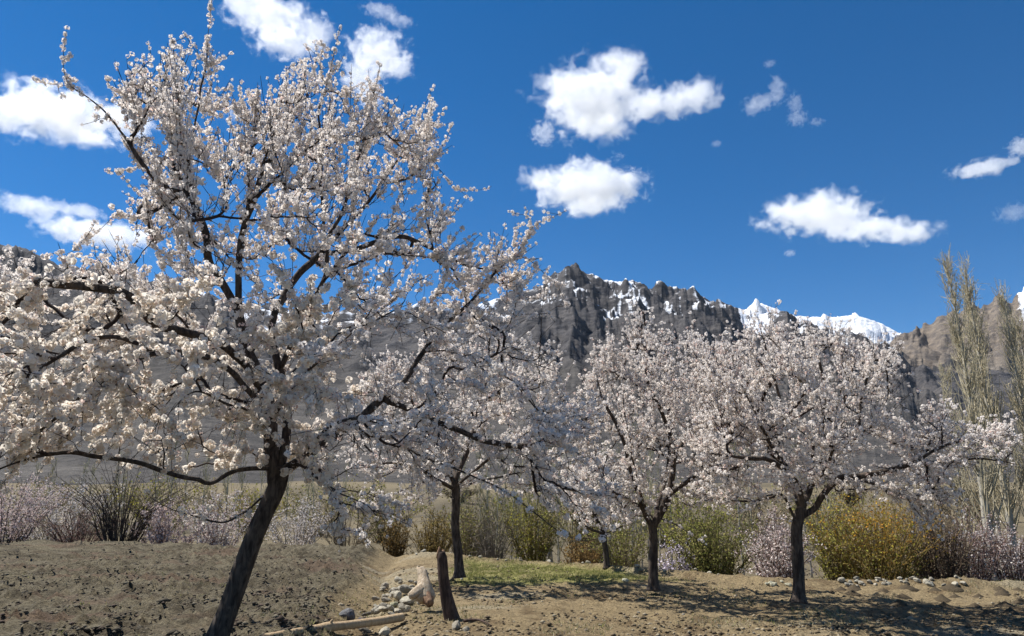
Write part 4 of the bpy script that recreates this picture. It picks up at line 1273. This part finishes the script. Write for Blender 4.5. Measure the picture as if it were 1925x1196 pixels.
# ------------------------------------------------------------------ post, pole and broken log
WOOD_D = mat_bark('weathered_dark_wood', (.045, .030, .024), (.13, .085, .065))
WOOD_P = mat_bark('peeled_pale_wood', (.36, .25, .14), (.55, .42, .27), 1.4)
WOOD_L = mat_bark('bleached_wood', (.33, .245, .16), (.60, .50, .37), 1.8)
WOOD_R = mat_bark('split_red_wood', (.15, .085, .055), (.36, .23, .14), 1.4)
yp = ground(848, 1170).y
pts = [at(853, 1178, yp), at(846, 1150, yp), at(838, 1115, yp), at(833, 1080, yp), at(831, 1050, yp), at(829, 1038, yp)]
Q = spline(pts, .02)
t_ = np.linspace(0, 1, len(Q))
root = tag(empty('wooden_post', tuple(Q[0])), 'upright weathered dark wooden post standing beside the broken log', 'post')
b = Buf(); b.add(*tube(Q, np.interp(t_, [0, .15, .6, .93, 1], [.115, .10, .075, .068, .045]), 18, rough=.10, seed=3))
obj('shaft', b.mesh('shaft', True, Q[0]), WOOD_D, root)
top = Q[-1]
for i, (dx, dy, h) in enumerate([(-.03, 0, .07), (.035, .01, .03)]):
    P = np.array([top + [dx, dy, -.08], top + [dx * .9, dy, 0], top + [dx * .7, dy, h]])
    b = Buf(); b.add(*tube(P, [.035, .03, .010], 8, rough=.15, seed=8 + i))
    obj('splinter', b.mesh('splinter', True, Q[0]), WOOD_R, root)

pp = [gpix(490, 1214), gpix(560, 1201), gpix(612, 1193), gpix(665, 1186), gpix(715, 1180), gpix(755, 1173)]
z0_, z1_ = gfine(pp[0].x, pp[0].y) + .05, gfine(pp[-1].x, pp[-1].y) + .09
pp = [pp[0].lerp(pp[-1], i / 5) + Vector((0, (0, .02, .01, -.02, -.01, 0)[i], 0)) for i in range(6)]
Q = spline([Vector((p.x, p.y, z0_ + (z1_ - z0_) * i / 5 + (0, .006, .012, .004, -.004, 0)[i])) for i, p in enumerate(pp)], .03)
t_ = np.linspace(0, 1, len(Q))
root = tag(empty('wooden_pole', tuple(Q[0])), 'peeled pale wooden pole lying on the ground before the stone heap', 'pole')
b = Buf(); b.add(*tube(Q, .042 + .012 * t_ + .012 * np.exp(-((t_ - .42) / .04) ** 2), 14, rough=.07, seed=4))
obj('shaft', b.mesh('shaft', True, Q[0]), WOOD_P, root)
kn = Q[int(len(Q) * .42)]
b = Buf(); b.add(*tube(np.array([kn, kn + [.02, 0, .05], kn + [.04, -.01, .085]]), [.03, .022, .010], 8, rough=.1, seed=5))
obj('knot', b.mesh('knot', True, Q[0]), WOOD_P, root)

yl = 11.35
pts = [at(802, 1132, yl), at(799, 1112, yl + .05), at(797, 1096, yl + .12), at(795, 1082, yl + .2), at(790, 1068, yl + .25)]
Q = spline(pts, .02)
t_ = np.linspace(0, 1, len(Q))
root = tag(empty('broken_log', tuple(Q[0])), 'broken pale log with forked end propped on the stone heap', 'log')
b = Buf(); b.add(*tube(Q, np.interp(t_, [0, .10, .3, .6, .85, 1], [.10, .145, .12, .085, .075, .05]), 26, rough=.34, seed=6))
obj('trunk_piece', b.mesh('trunk_piece', True, Q[0]), WOOD_L, root)
P = spline([at(797, 1106, yl + .05), at(785, 1112, yl - .05), at(772, 1122, yl - .15)], .02)
b = Buf(); b.add(*tube(P, np.linspace(.095, .05, len(P)), 18, rough=.35, seed=7))
obj('side_fork', b.mesh('side_fork', True, Q[0]), WOOD_L, root)
P = spline([at(801, 1120, yl), at(806, 1129, yl - .10), at(809, 1136, yl - .16)], .02)
b = Buf(); b.add(*tube(P, np.linspace(.095, .055, len(P)), 18, rough=.35, seed=9))
obj('split_end', b.mesh('split_end', True, Q[0]), WOOD_R, root)['label'] = 'reddish brown split end of the log'
for i, (a, c) in enumerate([(784, 1066), (797, 1070), (806, 1078)]):
    p0, p1 = np.array(at(795, 1082, yl + .2)), np.array(at(a, c, yl + .25))
    b = Buf(); b.add(*tube(np.array([p0, (p0 + p1) / 2, p1]), [.05, .035, .012], 8, rough=.15, seed=20 + i))
    obj('splinter', b.mesh('splinter', True, Q[0]), WOOD_L, root)
p0 = ground(872, 1178); p1 = ground(925, 1186)  # dark strip modelled in place of the post's cast shadow and root
Q = spline([Vector((p0.x, p0.y, gfine(p0.x, p0.y) + .03)), Vector(((p0.x + p1.x) / 2, p0.y - .06, gfine((p0.x + p1.x) / 2, p0.y) + .03)), Vector((p1.x, p1.y, gfine(p1.x, p1.y) + .02))], .04)
b = Buf(); b.add(*tube(Q, np.linspace(.022, .006, len(Q)), 7, rough=.1, seed=31))
tag(obj('post_shadow_root', b.mesh('post_shadow_root', True, Q[0]), WOOD_D, None, tuple(Q[0])), 'thin dark strip added for the shadow and root at the foot of the post', 'post_shadow_root')

# ------------------------------------------------------------------ clods, pebbles, grass (nobody could count them)
rng = np.random.default_rng(77)
def lumps(name, label, X, Y, size, cols, mat, flat=.6):
    n = len(X)
    O = np.array([[1, 0, 0], [-1, 0, 0], [0, 1, 0], [0, -1, 0], [0, 0, 1], [0, 0, -.6]], float)
    T = np.array([[0, 2, 4], [2, 1, 4], [1, 3, 4], [3, 0, 4], [2, 0, 5], [1, 2, 5], [3, 1, 5], [0, 3, 5]])
    W = O[None] * rng.uniform(.6, 1.3, (n, 6, 1)) * size[:, None, None] * np.array([1, 1, flat])
    a = rng.uniform(0, 6.28, n)
    c, s_ = np.cos(a)[:, None], np.sin(a)[:, None]
    W = np.stack([W[..., 0] * c - W[..., 1] * s_, W[..., 0] * s_ + W[..., 1] * c, W[..., 2]], -1)
    Z = ground_z(X, Y)
    W = W + np.stack([X, Y, Z + size * .15], -1)[:, None]
    b = Buf()
    cols = np.asarray(cols)
    C = cols[rng.integers(0, len(cols), n)] * rng.uniform(.75, 1.2, (n, 1))
    b.add(W.reshape(-1, 3), (T[None] + (np.arange(n) * 6)[:, None, None]).reshape(-1, 3), np.repeat(C, 6, 0))
    o = obj(name, b.mesh(name), mat)
    o['label'] = label
    return tag(o, kind='stuff')
n = 34000
Yc = 1 / rng.uniform(1 / 26, 1 / 7.8, n)
Xc = rng.uniform(-.78, .05, n) * Yc
m = (Xc < field_line(Yc) - .1) & (Yc < bund_y(Xc) - .2) & (fbm(Xc * 1.3, Yc * 1.3, 0, 3, 91) + rng.normal(size=n) * .25 > -.05)
lumps('soil_clods', 'dark clods and dung scattered over the ploughed field', Xc[m], Yc[m], rng.gamma(1.8, .008, m.sum()) + .006, [(.07, .058, .04), (.10, .083, .058), (.14, .12, .085), (.09, .065, .048)], TWIG_TINT)
n = 20000
Yc = 1 / rng.uniform(1 / 20, 1 / 7.8, n)
Xc = rng.uniform(-.3, .75, n) * Yc
m = (Xc > field_line(Yc)) & (Yc < bund_y(Xc)) & (fbm(Xc * .9, Yc * .9, 0, 3, 92) + rng.normal(size=n) * .2 > .0)
lumps('loose_crumbs', 'loose earth crumbs and pebbles on the bare tan ground', Xc[m], Yc[m], rng.gamma(2.0, .007, m.sum()) + .004, [(.13, .095, .055), (.20, .15, .09), (.30, .25, .17), (.09, .065, .04)], TWIG_TINT)
def blades(name, label, X, Y, h, cols):
    n = len(X)
    Z = ground_z(X, Y)
    a = rng.uniform(0, 6.28, n)
    w_ = .006 + .004 * rng.uniform(size=n)
    d = np.stack([np.cos(a), np.sin(a), 0 * a], -1)
    B = np.stack([X, Y, Z - .005], -1)
    lean = rng.normal(size=(n, 3)) * np.array([.35, .35, 0]) * h[:, None]
    V = np.stack([B - d * w_[:, None], B + d * w_[:, None], B + lean + np.stack([0 * h, 0 * h, h], -1)], 1)
    cols = np.asarray(cols)
    C = cols[rng.integers(0, len(cols), n)] * rng.uniform(.8, 1.2, (n, 1))
    b = Buf(); b.add(V.reshape(-1, 3), np.arange(n * 3).reshape(-1, 3), np.repeat(C, 3, 0))
    o = obj(name, b.mesh(name), LEAF)
    o['label'] = label
    return tag(o, kind='stuff')
n = 90000
Xg, Yg = rng.uniform(-2.5, 4.5, n), rng.uniform(13, 22, n)
gd = smooth(-1.7, -.8, Xg - .25 * noise(Xg * 2, Yg * 2, 0, 40)) * (1 - smooth(2.1, 3.2, Xg + .30 * (Yg - 17))) * smooth(14.9, 15.9, Yg) * (Yg < bund_y(Xg) - .05)
m = rng.uniform(size=n) < gd * np.clip(.55 + fbm(Xg * 2.4, Yg * 2.4, 0, 3, 43), .05, 1)
blades('grass', 'short fresh grass on the green strip', Xg[m], Yg[m], rng.uniform(.02, .06, m.sum()), [(.22, .23, .07), (.29, .28, .10), (.34, .31, .14), (.18, .20, .06)])
n = 60000
Yg = 1 / rng.uniform(1 / 26, 1 / 7.8, n)
Xg = rng.uniform(-.75, .75, n) * Yg
m = (Yg < bund_y(Xg) + .3) & (fbm(Xg * 1.1, Yg * 1.1, 0, 4, 95) + .25 * np.exp(-((Yg - bund_y(Xg)) / .3) ** 2) + .2 * np.exp(-((Xg - field_line(Yg) - .2) / .3) ** 2) > .22)
blades('dry_grass', 'sparse dry grass and stubble on the field and its edges', Xg[m], Yg[m], rng.uniform(.015, .06, m.sum()), [(.36, .30, .18), (.28, .25, .12), (.24, .24, .09), (.42, .37, .25)])

# ------------------------------------------------------------------ thin mountain haze
HX, HY0, HY1, HZ0, HZ1 = 12600, -420, 14600, -6, 1620
hv = [(x, y, z) for x in (-HX, HX) for y in (HY0, HY1) for z in (HZ0, HZ1)]
me = bpy.data.meshes.new('haze')
me.from_pydata(hv, [], [(0, 1, 3, 2), (4, 6, 7, 5), (0, 4, 5, 1), (2, 3, 7, 6), (0, 2, 6, 4), (1, 5, 7, 3)])
t = NT('haze_air')
v = t.n('VolumePrincipled')
v.inputs['Color'].default_value = (.82, .90, 1, 1)
v.inputs['Density'].default_value = 1.0e-5
t.l(v.outputs[0], t.out.inputs['Volume'])
tag(obj('haze', me, t.m), kind='stuff')
